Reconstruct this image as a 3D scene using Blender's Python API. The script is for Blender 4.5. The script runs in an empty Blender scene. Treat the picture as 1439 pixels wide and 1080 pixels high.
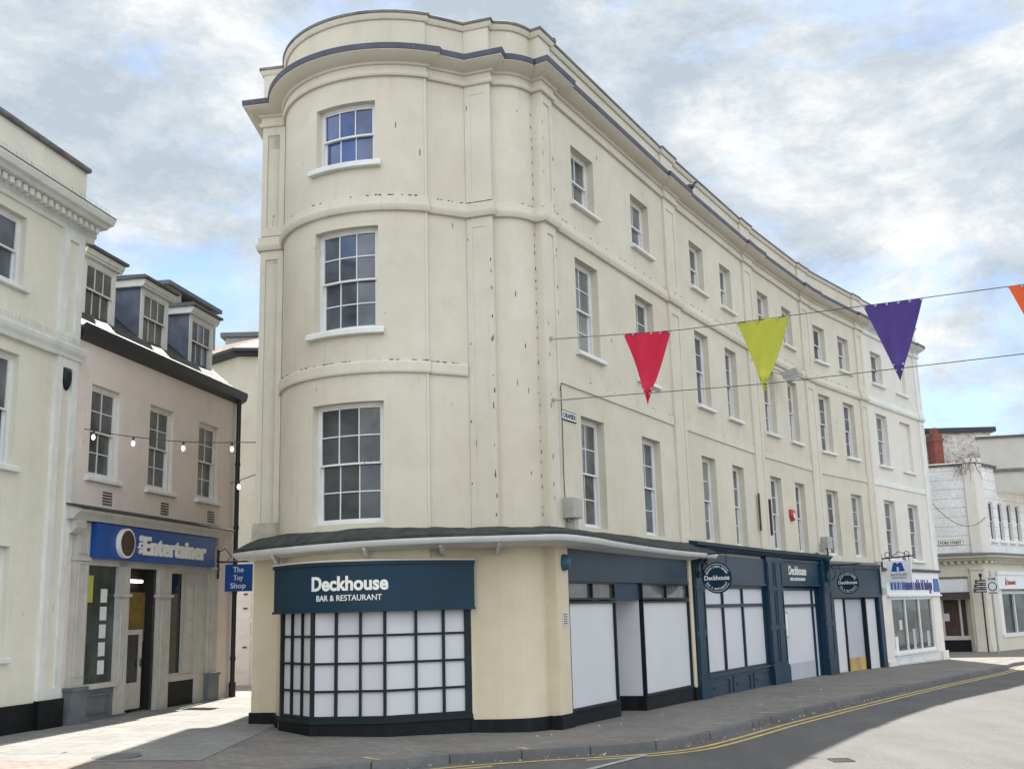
import bpy, math, random
from mathutils import Vector
random.seed(7)
R = math.radians
S = bpy.context.scene
COL = S.collection

# ------------------------------------------------------------------ materials
def new_mat(name):
    m = bpy.data.materials.new(name); m.use_nodes = True
    nt = m.node_tree
    return m, nt, nt.nodes['Principled BSDF']
def nd(nt, t, **kw):
    n = nt.nodes.new(t)
    for k, v in kw.items(): setattr(n, k, v)
    return n
def coords(nt, scale=(1, 1, 1), rot=(0, 0, 0)):
    tc = nd(nt, 'ShaderNodeTexCoord'); mp = nd(nt, 'ShaderNodeMapping')
    mp.inputs['Scale'].default_value = scale; mp.inputs['Rotation'].default_value = rot
    nt.links.new(tc.outputs['Object'], mp.inputs['Vector'])
    return mp.outputs['Vector']
def noise(nt, vec, scale, detail=5, rough=.6):
    n = nd(nt, 'ShaderNodeTexNoise'); n.inputs['Scale'].default_value = scale
    n.inputs['Detail'].default_value = detail; n.inputs['Roughness'].default_value = rough
    nt.links.new(vec, n.inputs['Vector'])
    return n.outputs['Fac']
def ramp(nt, fac, stops):
    r = nd(nt, 'ShaderNodeValToRGB'); e = r.color_ramp.elements
    while len(e) < len(stops): e.new(.5)
    for i, (p, c) in enumerate(stops):
        e[i].position = p; e[i].color = (*c, 1) if len(c) == 3 else c
    nt.links.new(fac, r.inputs['Fac'])
    return r.outputs['Color']
def mixc(nt, fac, a, b, mode='MIX'):
    m = nd(nt, 'ShaderNodeMix', data_type='RGBA', blend_type=mode)
    for sock, v in ((m.inputs[0], fac), (m.inputs[6], a), (m.inputs[7], b)):
        if isinstance(v, (int, float)): sock.default_value = v
        elif isinstance(v, tuple): sock.default_value = (*v, 1)
        else: nt.links.new(v, sock)
    return m.outputs[2]
def bump(nt, b, h, strength, dist=.02):
    n = nd(nt, 'ShaderNodeBump'); n.inputs['Strength'].default_value = strength; n.inputs['Distance'].default_value = dist
    nt.links.new(h, n.inputs['Height']); nt.links.new(n.outputs['Normal'], b.inputs['Normal'])
def paint(name, col, rough=.55, var=.12, scale=3., bmp=.15, bscale=60., dirt=0., dirtcol=(.12, .11, .09), metal=0., spec=.5):
    m, nt, b = new_mat(name)
    v = coords(nt)
    f = noise(nt, v, scale, 6, .65)
    lo = tuple(c * (1 - var) for c in col); hi = tuple(min(1, c * (1 + var)) for c in col)
    c = ramp(nt, f, [(.3, lo), (.7, hi)])
    if dirt:
        v2 = coords(nt, (5, 5, .7))
        d = ramp(nt, noise(nt, v2, 1.6, 8, .7), [(.56, (0, 0, 0)), (.78, (dirt, dirt, dirt))])
        c = mixc(nt, d, c, dirtcol)
    nt.links.new(c, b.inputs['Base Color'])
    b.inputs['Roughness'].default_value = rough; b.inputs['Metallic'].default_value = metal
    b.inputs['Specular IOR Level'].default_value = spec
    if bmp: bump(nt, b, noise(nt, v, bscale, 3), bmp, .01)
    return m
def render_mat(name, col, col2, stain=.35):
    """old painted render: patchy paint, rain streaks, hairline cracks, chips"""
    m, nt, b = new_mat(name)
    v = coords(nt)
    c = ramp(nt, noise(nt, v, .35, 6, .6), [(.35, col), (.65, col2)])
    c = mixc(nt, ramp(nt, noise(nt, v, 2.3, 8, .7), [(.42, (0, 0, 0)), (.8, (.35, .35, .35))]), c, tuple(x * .72 for x in col))
    st = noise(nt, coords(nt, (6, 6, .35)), 1.3, 8, .72)
    c = mixc(nt, ramp(nt, st, [(.55, (0, 0, 0)), (.85, (stain, stain, stain))]), c, (.27, .25, .2))
    ch = noise(nt, coords(nt, (7, 7, 2.6)), 1.15, 10, .5)
    c = mixc(nt, ramp(nt, ch, [(.725, (0, 0, 0)), (.745, (.5, .5, .5))]), c, (.13, .12, .1))
    ch2 = noise(nt, coords(nt, (16, 16, 5)), 1.1, 6, .55)
    c = mixc(nt, ramp(nt, ch2, [(.735, (0, 0, 0)), (.75, (.5, .5, .5))]), c, (.16, .15, .13))
    dk = noise(nt, v, .9, 3, .5)
    c = mixc(nt, ramp(nt, dk, [(.58, (0, 0, 0)), (.8, (.22, .22, .22))]), c, (.42, .4, .34))
    nt.links.new(c, b.inputs['Base Color'])
    b.inputs['Roughness'].default_value = .75; b.inputs['Specular IOR Level'].default_value = .25
    h = nd(nt, 'ShaderNodeMath', operation='ADD')
    nt.links.new(noise(nt, v, 3.5, 4), h.inputs[0]); nt.links.new(noise(nt, v, 45, 4), h.inputs[1])
    bump(nt, b, h.outputs[0], .22, .015)
    return m
def glass_mat(name, col, rough=.04, var=.5, spec=.5):
    m, nt, b = new_mat(name)
    v = coords(nt)
    c = ramp(nt, noise(nt, v, 1.1, 3), [(.35, tuple(x * (1 - var) for x in col)), (.65, tuple(x * (1 + var) for x in col))])
    nt.links.new(c, b.inputs['Base Color'])
    b.inputs['Roughness'].default_value = rough; b.inputs['IOR'].default_value = 1.55
    b.inputs['Specular IOR Level'].default_value = spec
    bump(nt, b, noise(nt, v, 1.7, 2), .12, .03)
    return m
def brick_mat(name, c1, c2, mortar, scale, w, h, rough=.85, bmp=.4, offset=.5, vert=None, msize=.012, patch=.25, spec=.3, var2=None):
    m, nt, b = new_mat(name)
    v = coords(nt)
    if vert:
        v = coords(nt, (1, 1, 1), vert)
    br = nd(nt, 'ShaderNodeTexBrick'); br.offset = offset
    nt.links.new(v, br.inputs['Vector'])
    for k, x in (('Scale', scale), ('Mortar Size', msize), ('Brick Width', w), ('Row Height', h), ('Bias', 0.), ('Mortar Smooth', .2)): br.inputs[k].default_value = x
    br.inputs['Color1'].default_value = (*c1, 1); br.inputs['Color2'].default_value = (*c2, 1); br.inputs['Mortar'].default_value = (*mortar, 1)
    vv = coords(nt)
    p = ramp(nt, noise(nt, vv, .8, 8, .7), [(.3, (1 - patch,) * 3), (.75, (1 + patch * .4,) * 3)])
    c = mixc(nt, 1., br.outputs['Color'], p, 'MULTIPLY')
    p2 = ramp(nt, noise(nt, vv, 9, 6, .7), [(.3, (.8,) * 3), (.7, (1.1,) * 3)])
    c = mixc(nt, 1., c, p2, 'MULTIPLY')
    if var2:
        c = mixc(nt, ramp(nt, noise(nt, vv, 5, 8, .75), [(.5, (0, 0, 0)), (.62, (1, 1, 1))]), c, var2)
    nt.links.new(c, b.inputs['Base Color']); b.inputs['Roughness'].default_value = rough
    b.inputs['Specular IOR Level'].default_value = spec
    bump(nt, b, br.outputs['Fac'], -bmp, .01)
    return m
def asphalt_mat(name, col, rough=.75, spec=.4):
    m, nt, b = new_mat(name)
    v = coords(nt)
    c = ramp(nt, noise(nt, v, .5, 8, .65), [(.3, tuple(x * .78 for x in col)), (.7, tuple(x * 1.2 for x in col))])
    g = ramp(nt, noise(nt, v, 90, 2), [(.32, (.45,) * 3), (.7, (1.6,) * 3)])
    c = mixc(nt, 1., c, g, 'MULTIPLY')
    g2 = ramp(nt, noise(nt, v, 22, 5, .75), [(.3, (.78,) * 3), (.72, (1.2,) * 3)])
    c = mixc(nt, 1., c, g2, 'MULTIPLY')
    c = mixc(nt, ramp(nt, noise(nt, coords(nt, (.9, .25, 1), (0, 0, R(34))), 2.2, 3, .4), [(.52, (0, 0, 0)), (.56, (.35,) * 3)]), c, tuple(x * .7 for x in col))
    # worn tracks along the street and fine cracks
    t = ramp(nt, noise(nt, coords(nt, (1.2, .1, 1), (0, 0, R(28))), 1.3, 5), [(.4, (0, 0, 0)), (.7, (.3,) * 3)])
    c = mixc(nt, t, c, tuple(x * 1.5 for x in col))
    nt.links.new(c, b.inputs['Base Color']); b.inputs['Roughness'].default_value = rough; b.inputs['Specular IOR Level'].default_value = spec
    bump(nt, b, noise(nt, v, 110, 2), .35, .006)
    return m
M = {}
M['cream'] = render_mat('cream render', (.55, .5, .4), (.615, .572, .478))
M['cream_trim'] = render_mat('cream trim', (.575, .53, .435), (.63, .59, .505), .45)
M['white_render'] = render_mat('white render', (.64, .6, .54), (.69, .655, .6), .25)
M['pale_cream'] = render_mat('pale cream render', (.66, .635, .53), (.71, .69, .6), .25)
M['white_trim'] = paint('white trim paint', (.66, .67, .64), .6, .1, 3, .12, 40, .3)
M['pink'] = render_mat('dusty pink render', (.69, .605, .55), (.75, .665, .61), .25)
M['rear_render'] = render_mat('rear render', (.47, .44, .35), (.54, .51, .42), .3)
M['grey_render'] = render_mat('grey render', (.3, .3, .3), (.36, .36, .36), .3)
M['white'] = paint('white gloss paint', (.66, .66, .65), .4, .06, 4, .05, 40, .2)
M['panel'] = paint('white board', (.56, .555, .575), .45, .035, 1.2, .04, 20)
M['panel_dim'] = paint('grey board', (.39, .4, .44), .5, .06, 1.2, .04, 20)
M['yellow_board'] = paint('stained timber board', (.42, .28, .09), .6, .3, 2.5, .1, 30, .6, (.16, .07, .03))
M['rust'] = paint('bare stained timber', (.3, .17, .1), .8, .45, 6, .3, 40, .7, (.08, .04, .03))
M['navy'] = paint('navy paint', (.006, .03, .056), .42, .14, 2, .06, 30, .1, (.05, .07, .09), spec=.25)
M['navy_slate'] = paint('navy paint with painted sheen', (.022, .042, .065), .45, .2, 2, .08, 25, .25, (.06, .08, .1), spec=.3)  # greyer than navy: the sheen off the paint is put into the colour
M['navy_dark'] = paint('dark green black paint', (.005, .015, .02), .45, .2, 3, .08, 30, spec=.25)
M['black'] = paint('black plinth paint', (.006, .008, .01), .6, .3, 4, .25, 25, .2, (.07, .065, .06), spec=.2)
M['iron'] = paint('black iron', (.01, .012, .017), .45, .2, 8, .1, 60)
M['leadband'] = paint('blue lead flashing', (.06, .067, .1), .6, .35, 2.5, .3, 9, .75, (.15, .15, .15))
M['lead'] = paint('grey lead', (.1, .105, .11), .6, .3, 3, .3, 10, .6, (.05, .055, .05))
M['leadblue'] = paint('blue weathered lead', (.11, .13, .18), .55, .35, 3, .2, 9, .6, (.27, .29, .32))
M['mossy'] = paint('mossy lead roof', (.042, .049, .044), .85, .45, 5, .8, 14, .5, (.07, .075, .06), spec=.25)
M['stone_coping'] = paint('weathered coping', (.16, .155, .15), .85, .35, 3, .4, 20, .6, (.06, .06, .05))
M['sign_text'] = paint('sign lettering', (.78, .77, .72), .5, .05, 30, 0)
M['blue'] = paint('blue sign', (.004, .065, .29), .4, .08, 2, .03, 20)
M['tealblue'] = paint('teal blue letters', (.01, .09, .3), .4, .1, 3, 0)
M['indigo'] = paint('indigo letters', (.025, .025, .17), .4, .1, 3, 0)
M['stucco'] = render_mat('grey weathered stucco', (.47, .45, .41), (.54, .52, .48), .5)
M['buff'] = render_mat('buff ground floor render', (.575, .49, .345), (.63, .55, .41), .3)
M['stained'] = paint('mould stained render', (.4, .37, .29), .8, .25, 5, .3, 25, .95, (.06, .06, .045))
M['lampblue'] = paint('blue lamp casing', (.025, .08, .14), .4, .1, 5, .03)
M['grey_wood'] = paint('pale grey shopfront paint', (.47, .455, .42), .5, .12, 4, .1, 30, .3, (.14, .13, .12))
M['blue_grey'] = paint('blue grey stallriser paint', (.12, .14, .155), .55, .2, 4, .15, 30, .4, (.05, .05, .05))
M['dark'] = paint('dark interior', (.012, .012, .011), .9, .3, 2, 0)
M['brown'] = paint('brown interior', (.06, .035, .025), .8, .4, 3, 0)
M['ochre'] = paint('ochre display panel', (.2, .13, .03), .8, .3, 3, 0)
M['lime'] = paint('lime pennant cloth', (.43, .44, .06), .85, .06, 5, .15, 300, spec=.2)
M['red'] = paint('red pennant cloth', (.52, .025, .06), .85, .06, 5, .15, 300, spec=.2)
M['purple'] = paint('purple pennant cloth', (.075, .048, .2), .85, .06, 5, .15, 300, spec=.2)
M['orange'] = paint('orange pennant cloth', (.66, .11, .03), .85, .06, 5, .15, 300, spec=.2)
M['steel'] = paint('galvanised steel', (.35, .36, .36), .45, .2, 6, .1, 30, .3, metal=.6)
M['boxgrey'] = paint('grey cabinet paint', (.36, .35, .32), .6, .15, 5, .1, 30, .5)
M['cable'] = paint('dark cable', (.035, .035, .035), .6, .2, 8, 0)
M['redplastic'] = paint('red plastic', (.4, .03, .025), .4, .1, 5, 0)
M['signwhite'] = paint('white sign face', (.68, .7, .72), .45, .06, 4, 0)
M['signgrey'] = paint('grey sign face', (.5, .51, .52), .45, .06, 4, 0)
M['brownsign'] = paint('dark brown finger sign', (.045, .03, .035), .5, .1, 4, 0)
M['glass_blue'] = glass_mat('glass with painted sky reflection', (.05, .085, .23), .03, .3, .6)  # blue sky reflection is put into the base colour
M['glass_mid'] = glass_mat('dark old window glass', (.04, .045, .05), .03, .6, .55)
M['glass_net'] = glass_mat('glass over net curtain', (.16, .165, .165), .04, .45, .5)
M['glass_drum'] = glass_mat('glass with painted blue grey reflection', (.06, .075, .1), .03, .55, .7)  # blue grey of the reflected sky painted into the glass colour
M['glass'] = glass_mat('old window glass', (.085, .09, .092), .03, .6, .55)
M['glass_dark'] = glass_mat('dark window glass', (.02, .022, .025), .04, .5, .4)
M['glass_green'] = glass_mat('green tinted shop glass', (.03, .05, .05), .04, .7, .6)
M['glass_brown'] = glass_mat('dusty fanlight glass', (.09, .085, .08), .12, .4, .5)
M['slate'] = brick_mat('roof slates', (.04, .037, .034), (.07, .064, .058), (.012, .012, .012), 1, .28, .16, .42, .8, vert=(0, R(-90), R(0)), msize=.016, patch=.5, spec=.6)
M['tile'] = brick_mat('clay tiles', (.3, .2, .16), (.38, .3, .25), (.1, .08, .07), 1, .25, .2, .7, .7, msize=.02, patch=.4)
M['paver'] = brick_mat('grey block paving', (.2, .184, .166), (.245, .226, .205), (.15, .138, .125), 1, .2, .1, .8, .25, vert=(0, 0, R(28)), msize=.007, patch=.3)
M['slab'] = brick_mat('alley stone slabs', (.235, .233, .224), (.285, .28, .268), (.17, .168, .16), 1, .6, .4, .7, .2, vert=(0, 0, R(8)), msize=.012, patch=.22)
M['pinkpaver'] = brick_mat('pinkish brick edging', (.3, .24, .21), (.36, .29, .25), (.16, .14, .13), 1, .22, .11, .8, .3, vert=(0, 0, R(14)), msize=.008, patch=.2)
M['kerb'] = brick_mat('granite kerb', (.13, .13, .13), (.17, .17, .17), (.05, .05, .05), 1, .9, 9., .7, .2, msize=.012, patch=.3)
M['asphalt'] = asphalt_mat('asphalt', (.092, .09, .088), .8, .35)
M['asphalt_old'] = asphalt_mat('older grey asphalt', (.095, .093, .09), .7, .5)
M['yellow'] = paint('worn yellow line', (.5, .37, .13), .7, .3, 6, .1, 60, .75, (.12, .11, .1))
M['whiteline'] = paint('worn white line', (.33, .33, .32), .7, .3, 6, .1, 60, .8, (.1, .1, .1))
M['brickwhite'] = brick_mat('white painted old brick', (.62, .6, .57), (.7, .69, .66), (.5, .48, .45), 1, .22, .075, .85, .5, vert=(R(90), 0, 0), msize=.012, patch=.2, var2=(.3, .2, .14))
M['rustic'] = brick_mat('white channelled render', (.76, .755, .735), (.8, .795, .775), (.58, .57, .55), 1, 40., .38, .8, .5, vert=(R(90), 0, 0), msize=.02, patch=.25)
M['redbrick'] = brick_mat('red brick', (.2, .05, .035), (.26, .07, .05), (.16, .1, .08), 1, .22, .075, .85, .5, vert=(R(90), 0, 0), msize=.012, patch=.3)
M['twig'] = paint('dry twigs', (.14, .1, .07), .9, .4, 8, 0)
M['pigeon'] = paint('pigeon feathers', (.05, .052, .06), .8, .5, 14, .2, 60)
M['litter'] = paint('pale litter', (.45, .43, .38), .8, .3, 8, 0)
M['car'] = paint('white car paint', (.6, .62, .64), .25, .05, 2, 0)
m, nt, b = new_mat('lit bulb'); b.inputs['Base Color'].default_value = (.9, .9, .85, 1)
b.inputs['Emission Color'].default_value = (1, .95, .85, 1); b.inputs['Emission Strength'].default_value = 1.6; M['bulb'] = m

# ------------------------------------------------------------------ object helpers
ORG = {}
def tag(o, label=None, cat=None, group=None, kind=None):
    for k, v in (('label', label), ('category', cat), ('group', group), ('kind', kind)):
        if v: o[k] = v
    return o
def thing(name, loc, label, cat, group=None):
    o = bpy.data.objects.new(name, None); COL.objects.link(o); o.location = loc; ORG[o] = Vector(loc)
    o.empty_display_size = .2
    return tag(o, label, cat, group)
class MB:
    def __init__(s): s.v = []; s.f = []; s.m = []
    def add(s, vs, fs):
        n = len(s.v); s.v += [tuple(v) for v in vs]; s.f += [tuple(i + n for i in f) for f in fs]
    def quad(s, a, b, c, d): s.add([a, b, c, d], [(0, 1, 2, 3)])
    def box(s, o, u, v, w):
        o, u, v, w = map(Vector, (o, u, v, w))
        p = [o, o + u, o + u + v, o + v]; p += [q + w for q in p]
        s.add(p, [(3, 2, 1, 0), (4, 5, 6, 7), (0, 1, 5, 4), (1, 2, 6, 5), (2, 3, 7, 6), (3, 0, 4, 7)])
    def abox(s, x0, x1, y0, y1, z0, z1): s.box((x0, y0, z0), (x1 - x0, 0, 0), (0, y1 - y0, 0), (0, 0, z1 - z0))
    def cage(s, sections, closed=True, caps=True):
        n = len(sections[0]); base = len(s.v); fs = []
        for sec in sections: s.v += [tuple(p) for p in sec]
        for i in range(len(sections) - 1):
            for j in range(n if closed else n - 1):
                k = (j + 1) % n
                fs.append((base + i * n + j, base + i * n + k, base + (i + 1) * n + k, base + (i + 1) * n + j))
        if caps and closed:
            fs.append(tuple(base + j for j in reversed(range(n)))); fs.append(tuple(base + (len(sections) - 1) * n + j for j in range(n)))
        s.f += fs
    def tube(s, pts, r, n=8):
        pts = [Vector(p) for p in pts]; rr = r if isinstance(r, (list, tuple)) else [r] * len(pts)
        secs = []
        for i, p in enumerate(pts):
            t = (pts[min(i + 1, len(pts) - 1)] - pts[max(i - 1, 0)]).normalized()
            a = Vector((0, 0, 1)) if abs(t.z) < .95 else Vector((1, 0, 0))
            u = t.cross(a).normalized(); w = u.cross(t)
            secs.append([p + (u * math.cos(2 * math.pi * k / n) + w * math.sin(2 * math.pi * k / n)) * rr[i] for k in range(n)])
        s.cage(secs)
    def disc(s, c, n, r, th, seg=40):
        c = Vector(c); n = Vector(n).normalized()
        a = Vector((0, 0, 1)) if abs(n.z) < .9 else Vector((1, 0, 0)); u = n.cross(a).normalized(); w = u.cross(n)
        ring = [u * math.cos(2 * math.pi * k / seg) * r + w * math.sin(2 * math.pi * k / seg) * r for k in range(seg)]
        s.cage([[c + q for q in ring], [c + q + n * th for q in ring]])
    def ring(s, c, n, r0, r1, th, a0=0, a1=360, seg=40):
        c = Vector(c); n = Vector(n).normalized(); u = n.cross(Vector((0, 0, 1))).normalized(); w = Vector((0, 0, 1))
        secs = []
        for k in range(seg + 1):
            t = R(a0 + (a1 - a0) * k / seg); e = -u * math.cos(t) + w * math.sin(t)
            secs.append([c + e * r0, c + e * r1, c + e * r1 + n * th, c + e * r0 + n * th])
        s.cage(secs)
    def build(s, name, mat, parent=None, smooth=None, kind=None):
        org = ORG.get(parent, Vector((0, 0, 0)))
        me = bpy.data.meshes.new(name); me.from_pydata([Vector(v) - org for v in s.v], [], s.f); me.update()
        me.materials.append(mat)
        if smooth is not None:
            for p in me.polygons: p.use_smooth = True
            me.set_sharp_from_angle(angle=R(smooth))
        o = bpy.data.objects.new(name, me); COL.objects.link(o)
        if parent: o.parent = parent; ORG[o] = org
        else: ORG[o] = Vector((0, 0, 0))
        if kind: o['kind'] = kind
        return o

class Path:
    """a line in plan; s runs along it, d is the distance out of the wall, mitred at corners"""
    def __init__(s, pts):
        s.p = [Vector((x, y)) for x, y in pts]; s.s = [0.]
        for a, b in zip(s.p, s.p[1:]): s.s.append(s.s[-1] + (b - a).length)
        ns = []
        for a, b in zip(s.p, s.p[1:]):
            u = (b - a).normalized(); ns.append(Vector((u.y, -u.x)))
        s.n = ns; s.m = [ns[0]]
        for a, b in zip(ns, ns[1:]):
            q = a + b; q = q / max(q.length_squared, .15) * 2 if True else q
            s.m.append(q)
        s.m.append(ns[-1])
    @property
    def len(s): return s.s[-1]
    def at(s, t, d, z):
        i = 0
        while i < len(s.s) - 2 and t > s.s[i + 1]: i += 1
        f = (t - s.s[i]) / (s.s[i + 1] - s.s[i])
        a = s.p[i] + s.m[i] * d; b = s.p[i + 1] + s.m[i + 1] * d
        if f < 0: q = a + (s.p[i + 1] - s.p[i]) * f
        elif f > 1: q = b + (s.p[i + 1] - s.p[i]) * (f - 1)
        else: q = a.lerp(b, f)
        return Vector((q.x, q.y, z))
    def cuts(s, a, b): return [a] + [t for t in s.s if a + 1e-4 < t < b - 1e-4] + [b]
    def proj(s, x, y):
        best = (1e9, 0); q = Vector((x, y))
        for i, (a, b) in enumerate(zip(s.p, s.p[1:])):
            u = b - a; f = max(0, min(1, (q - a).dot(u) / u.length_squared)); dd = (a + u * f - q).length
            if dd < best[0]: best = (dd, s.s[i] + u.length * f)
        return best[1]
def sweep(mb, path, a, b, prof): mb.cage([[path.at(t, d, z) for d, z in prof] for t in path.cuts(a, b)])
def pbox(mb, path, a, b, z0, z1, d0, d1): sweep(mb, path, a, b, [(d0, z0), (d1, z0), (d1, z1), (d0, z1)])
def pquad(mb, path, a, b, z0, z1, d):
    for t0, t1 in zip(path.cuts(a, b), path.cuts(a, b)[1:]):
        mb.quad(path.at(t0, d, z0), path.at(t1, d, z0), path.at(t1, d, z1), path.at(t0, d, z1))
def wall(mb, path, a, b, z0, z1, ops=(), rev=.2, d=0.):
    ss = sorted(set([round(t, 5) for t in path.cuts(a, b)] + [round(x, 5) for o in ops for x in o[:2]]))
    zs = sorted(set([z0, z1] + [x for o in ops for x in o[2:4]]))
    for t0, t1 in zip(ss, ss[1:]):
        for y0, y1 in zip(zs, zs[1:]):
            c, e = (t0 + t1) / 2, (y0 + y1) / 2
            if any(o[0] < c < o[1] and o[2] < e < o[3] for o in ops): continue
            mb.quad(path.at(t0, d, y0), path.at(t1, d, y0), path.at(t1, d, y1), path.at(t0, d, y1))
    for o in ops:
        s0, s1, y0, y1 = o[:4]; r = o[4] if len(o) > 4 else rev
        for t0, t1 in zip(path.cuts(s0, s1), path.cuts(s0, s1)[1:]):
            mb.quad(path.at(t0, d, y1), path.at(t1, d, y1), path.at(t1, d - r, y1), path.at(t0, d - r, y1))
            mb.quad(path.at(t0, d - r, y0), path.at(t1, d - r, y0), path.at(t1, d, y0), path.at(t0, d, y0))
        mb.quad(path.at(s0, d, y0), path.at(s0, d, y1), path.at(s0, d - r, y1), path.at(s0, d - r, y0))
        mb.quad(path.at(s1, d - r, y0), path.at(s1, d - r, y1), path.at(s1, d, y1), path.at(s1, d, y0))
def frame_bars(mb, path, a, b, z0, z1, cols, rows, d0, d1, fw, bw):
    """a glazed frame: border of width fw and cols x rows panes"""
    pbox(mb, path, a, a + fw, z0, z1, d0, d1); pbox(mb, path, b - fw, b, z0, z1, d0, d1)
    pbox(mb, path, a + fw, b - fw, z0, z0 + fw, d0, d1); pbox(mb, path, a + fw, b - fw, z1 - fw, z1, d0, d1)
    ia, ib, iz0, iz1 = a + fw, b - fw, z0 + fw, z1 - fw
    xs = [ia + (ib - ia) * k / cols for k in range(1, cols)]
    for x in xs: pbox(mb, path, x - bw / 2, x + bw / 2, iz0, iz1, d0 + .006, d1 - .006)
    for k in range(1, rows):
        z = iz0 + (iz1 - iz0) * k / rows
        e = [ia] + xs + [ib]
        for i in range(cols):
            pbox(mb, path, e[i] + (bw / 2 if i else 0), e[i + 1] - (bw / 2 if i < cols - 1 else 0), z - bw / 2, z + bw / 2, d0 + .008, d1 - .008)
def sash(parent, path, a, b, z0, z1, cols, rows, glass='glass', d=-.2, sill=True, mat='white', sh=.09, sp=.09, box=.05, mid=.5, name='window', blind=None):
    """sash window: box frame, two sashes (top one in front), glass, sill"""
    fr = MB(); zm = z0 + (z1 - z0) * mid
    pbox(fr, path, a, a + box, z0, z1, d, d + .1); pbox(fr, path, b - box, b, z0, z1, d, d + .1)
    pbox(fr, path, a + box, b - box, z1 - box, z1, d, d + .1); pbox(fr, path, a + box, b - box, z0, z0 + .05, d, d + .1)
    frame_bars(fr, path, a + box, b - box, zm - .02, z1 - box, cols, rows, d + .05, d + .088, .03, .018)
    frame_bars(fr, path, a + box, b - box, z0 + .05, zm + .02, cols, rows, d + .01, d + .048, .034, .018)
    w = fr.build(name, M[mat], parent)
    g = MB()
    for ya, yb, dd in ((zm, z1 - box, d + .066), (z0 + .05, zm, d + .026)):      # old panes: each sits at a slightly different tilt
        for ci in range(cols):
            for ri in range(rows):
                xa = a + box + (b - a - 2 * box) * ci / cols; xb = a + box + (b - a - 2 * box) * (ci + 1) / cols; za = ya + (yb - ya) * ri / rows; zc = ya + (yb - ya) * (ri + 1) / rows
                t1, t2, t3 = (random.uniform(-.004, .004) for _ in range(3))
                g.quad(path.at(xa, dd + t1 + t2, za), path.at(xb, dd - t1 + t2, za), path.at(xb, dd - t1 - t2, zc), path.at(xa, dd + t1 - t2, zc))
    g.build('pane', M[glass], w)
    if sill:
        s = MB(); sweep(s, path, a - .1, b + .1, [(-.1, z0 - sh), (sp - .02, z0 - sh), (sp, z0 - sh + .01), (sp, z0 - .03), (sp - .03, z0 - .004), (-.1, z0 + .006)])
        s.build('sill', M['white_trim'], w)
    return w
def text_geo(body, width, height, weight=0., extrude=.012):
    cu = bpy.data.curves.new('lettering', 'FONT'); cu.body = body; cu.size = 1; cu.offset = weight; cu.extrude = 0.02; cu.resolution_u = 4
    cu.align_x = 'LEFT'
    ob = bpy.data.objects.new('lettering', cu); COL.objects.link(ob)
    dg = bpy.context.evaluated_depsgraph_get()
    me = bpy.data.meshes.new_from_object(ob.evaluated_get(dg))
    vs = [v.co.copy() for v in me.vertices]; fs = [tuple(p.vertices) for p in me.polygons]
    bpy.data.objects.remove(ob); bpy.data.meshes.remove(me); bpy.data.curves.remove(cu)
    x0 = min(v.x for v in vs); x1 = max(v.x for v in vs); y0 = min(v.y for v in vs); y1 = max(v.y for v in vs)
    k = width / (x1 - x0); kh = height / (y1 - y0) if height else k
    return [((v.x - (x0 + x1) / 2) * k, (v.y - (y0 + y1) / 2) * kh, (v.z + .02) / .04 * extrude) for v in vs], fs
def text_path(mb, body, path, sc, zc, d, width, height, weight=0., extrude=.012):
    vs, fs = text_geo(body, width, height, weight, extrude)
    mb.add([path.at(sc + x, d + e, zc + y) for x, y, e in vs], fs)
def text_plane(mb, body, c, u, n, width, height, weight=0., extrude=.008):
    c = Vector(c); u = Vector(u).normalized(); n = Vector(n).normalized(); w = Vector((0, 0, 1))
    vs, fs = text_geo(body, width, height, weight, extrude)
    mb.add([c + u * x + w * y + n * e for x, y, e in vs], fs)
def text_arc(mb, body, c, u, n, r, a0, a1, h, inner=False, weight=0., extrude=.006):
    """letters set round a circle between the angles a0 and a1"""
    c = Vector(c); u = Vector(u).normalized(); n = Vector(n).normalized(); w = Vector((0, 0, 1)); k = len(body)
    for i, ch in enumerate(body):
        if ch == ' ': continue
        t = R(a0 + (a1 - a0) * i / (k - 1)); e = u * math.cos(t) + w * math.sin(t)
        tx = (e.cross(n) if not inner else n.cross(e)).normalized(); ty = e if not inner else -e
        if tx.dot(u) * (1) < 0 and abs(math.cos(t)) < .3 and not inner: tx = -tx
        vs, fs = text_geo(ch, h * (.35 if ch in 'I1' else .72), h, weight, extrude)
        p = c + e * r
        mb.add([p + tx * x + ty * y + n * z for x, y, z in vs], fs)
def catmull(pts, k=8):
    out = []; P = [Vector(p) for p in pts]; P = [P[0] * 2 - P[1]] + P + [P[-1] * 2 - P[-2]]
    for i in range(1, len(P) - 2):
        for j in range(k):
            t = j / k; a, b, c, d = P[i - 1:i + 3]
            out.append(.5 * ((2 * b) + (c - a) * t + (2 * a - 5 * b + 4 * c - d) * t * t + (3 * b - a - 3 * c + d) * t ** 3))
    return out + [P[-2]]

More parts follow.
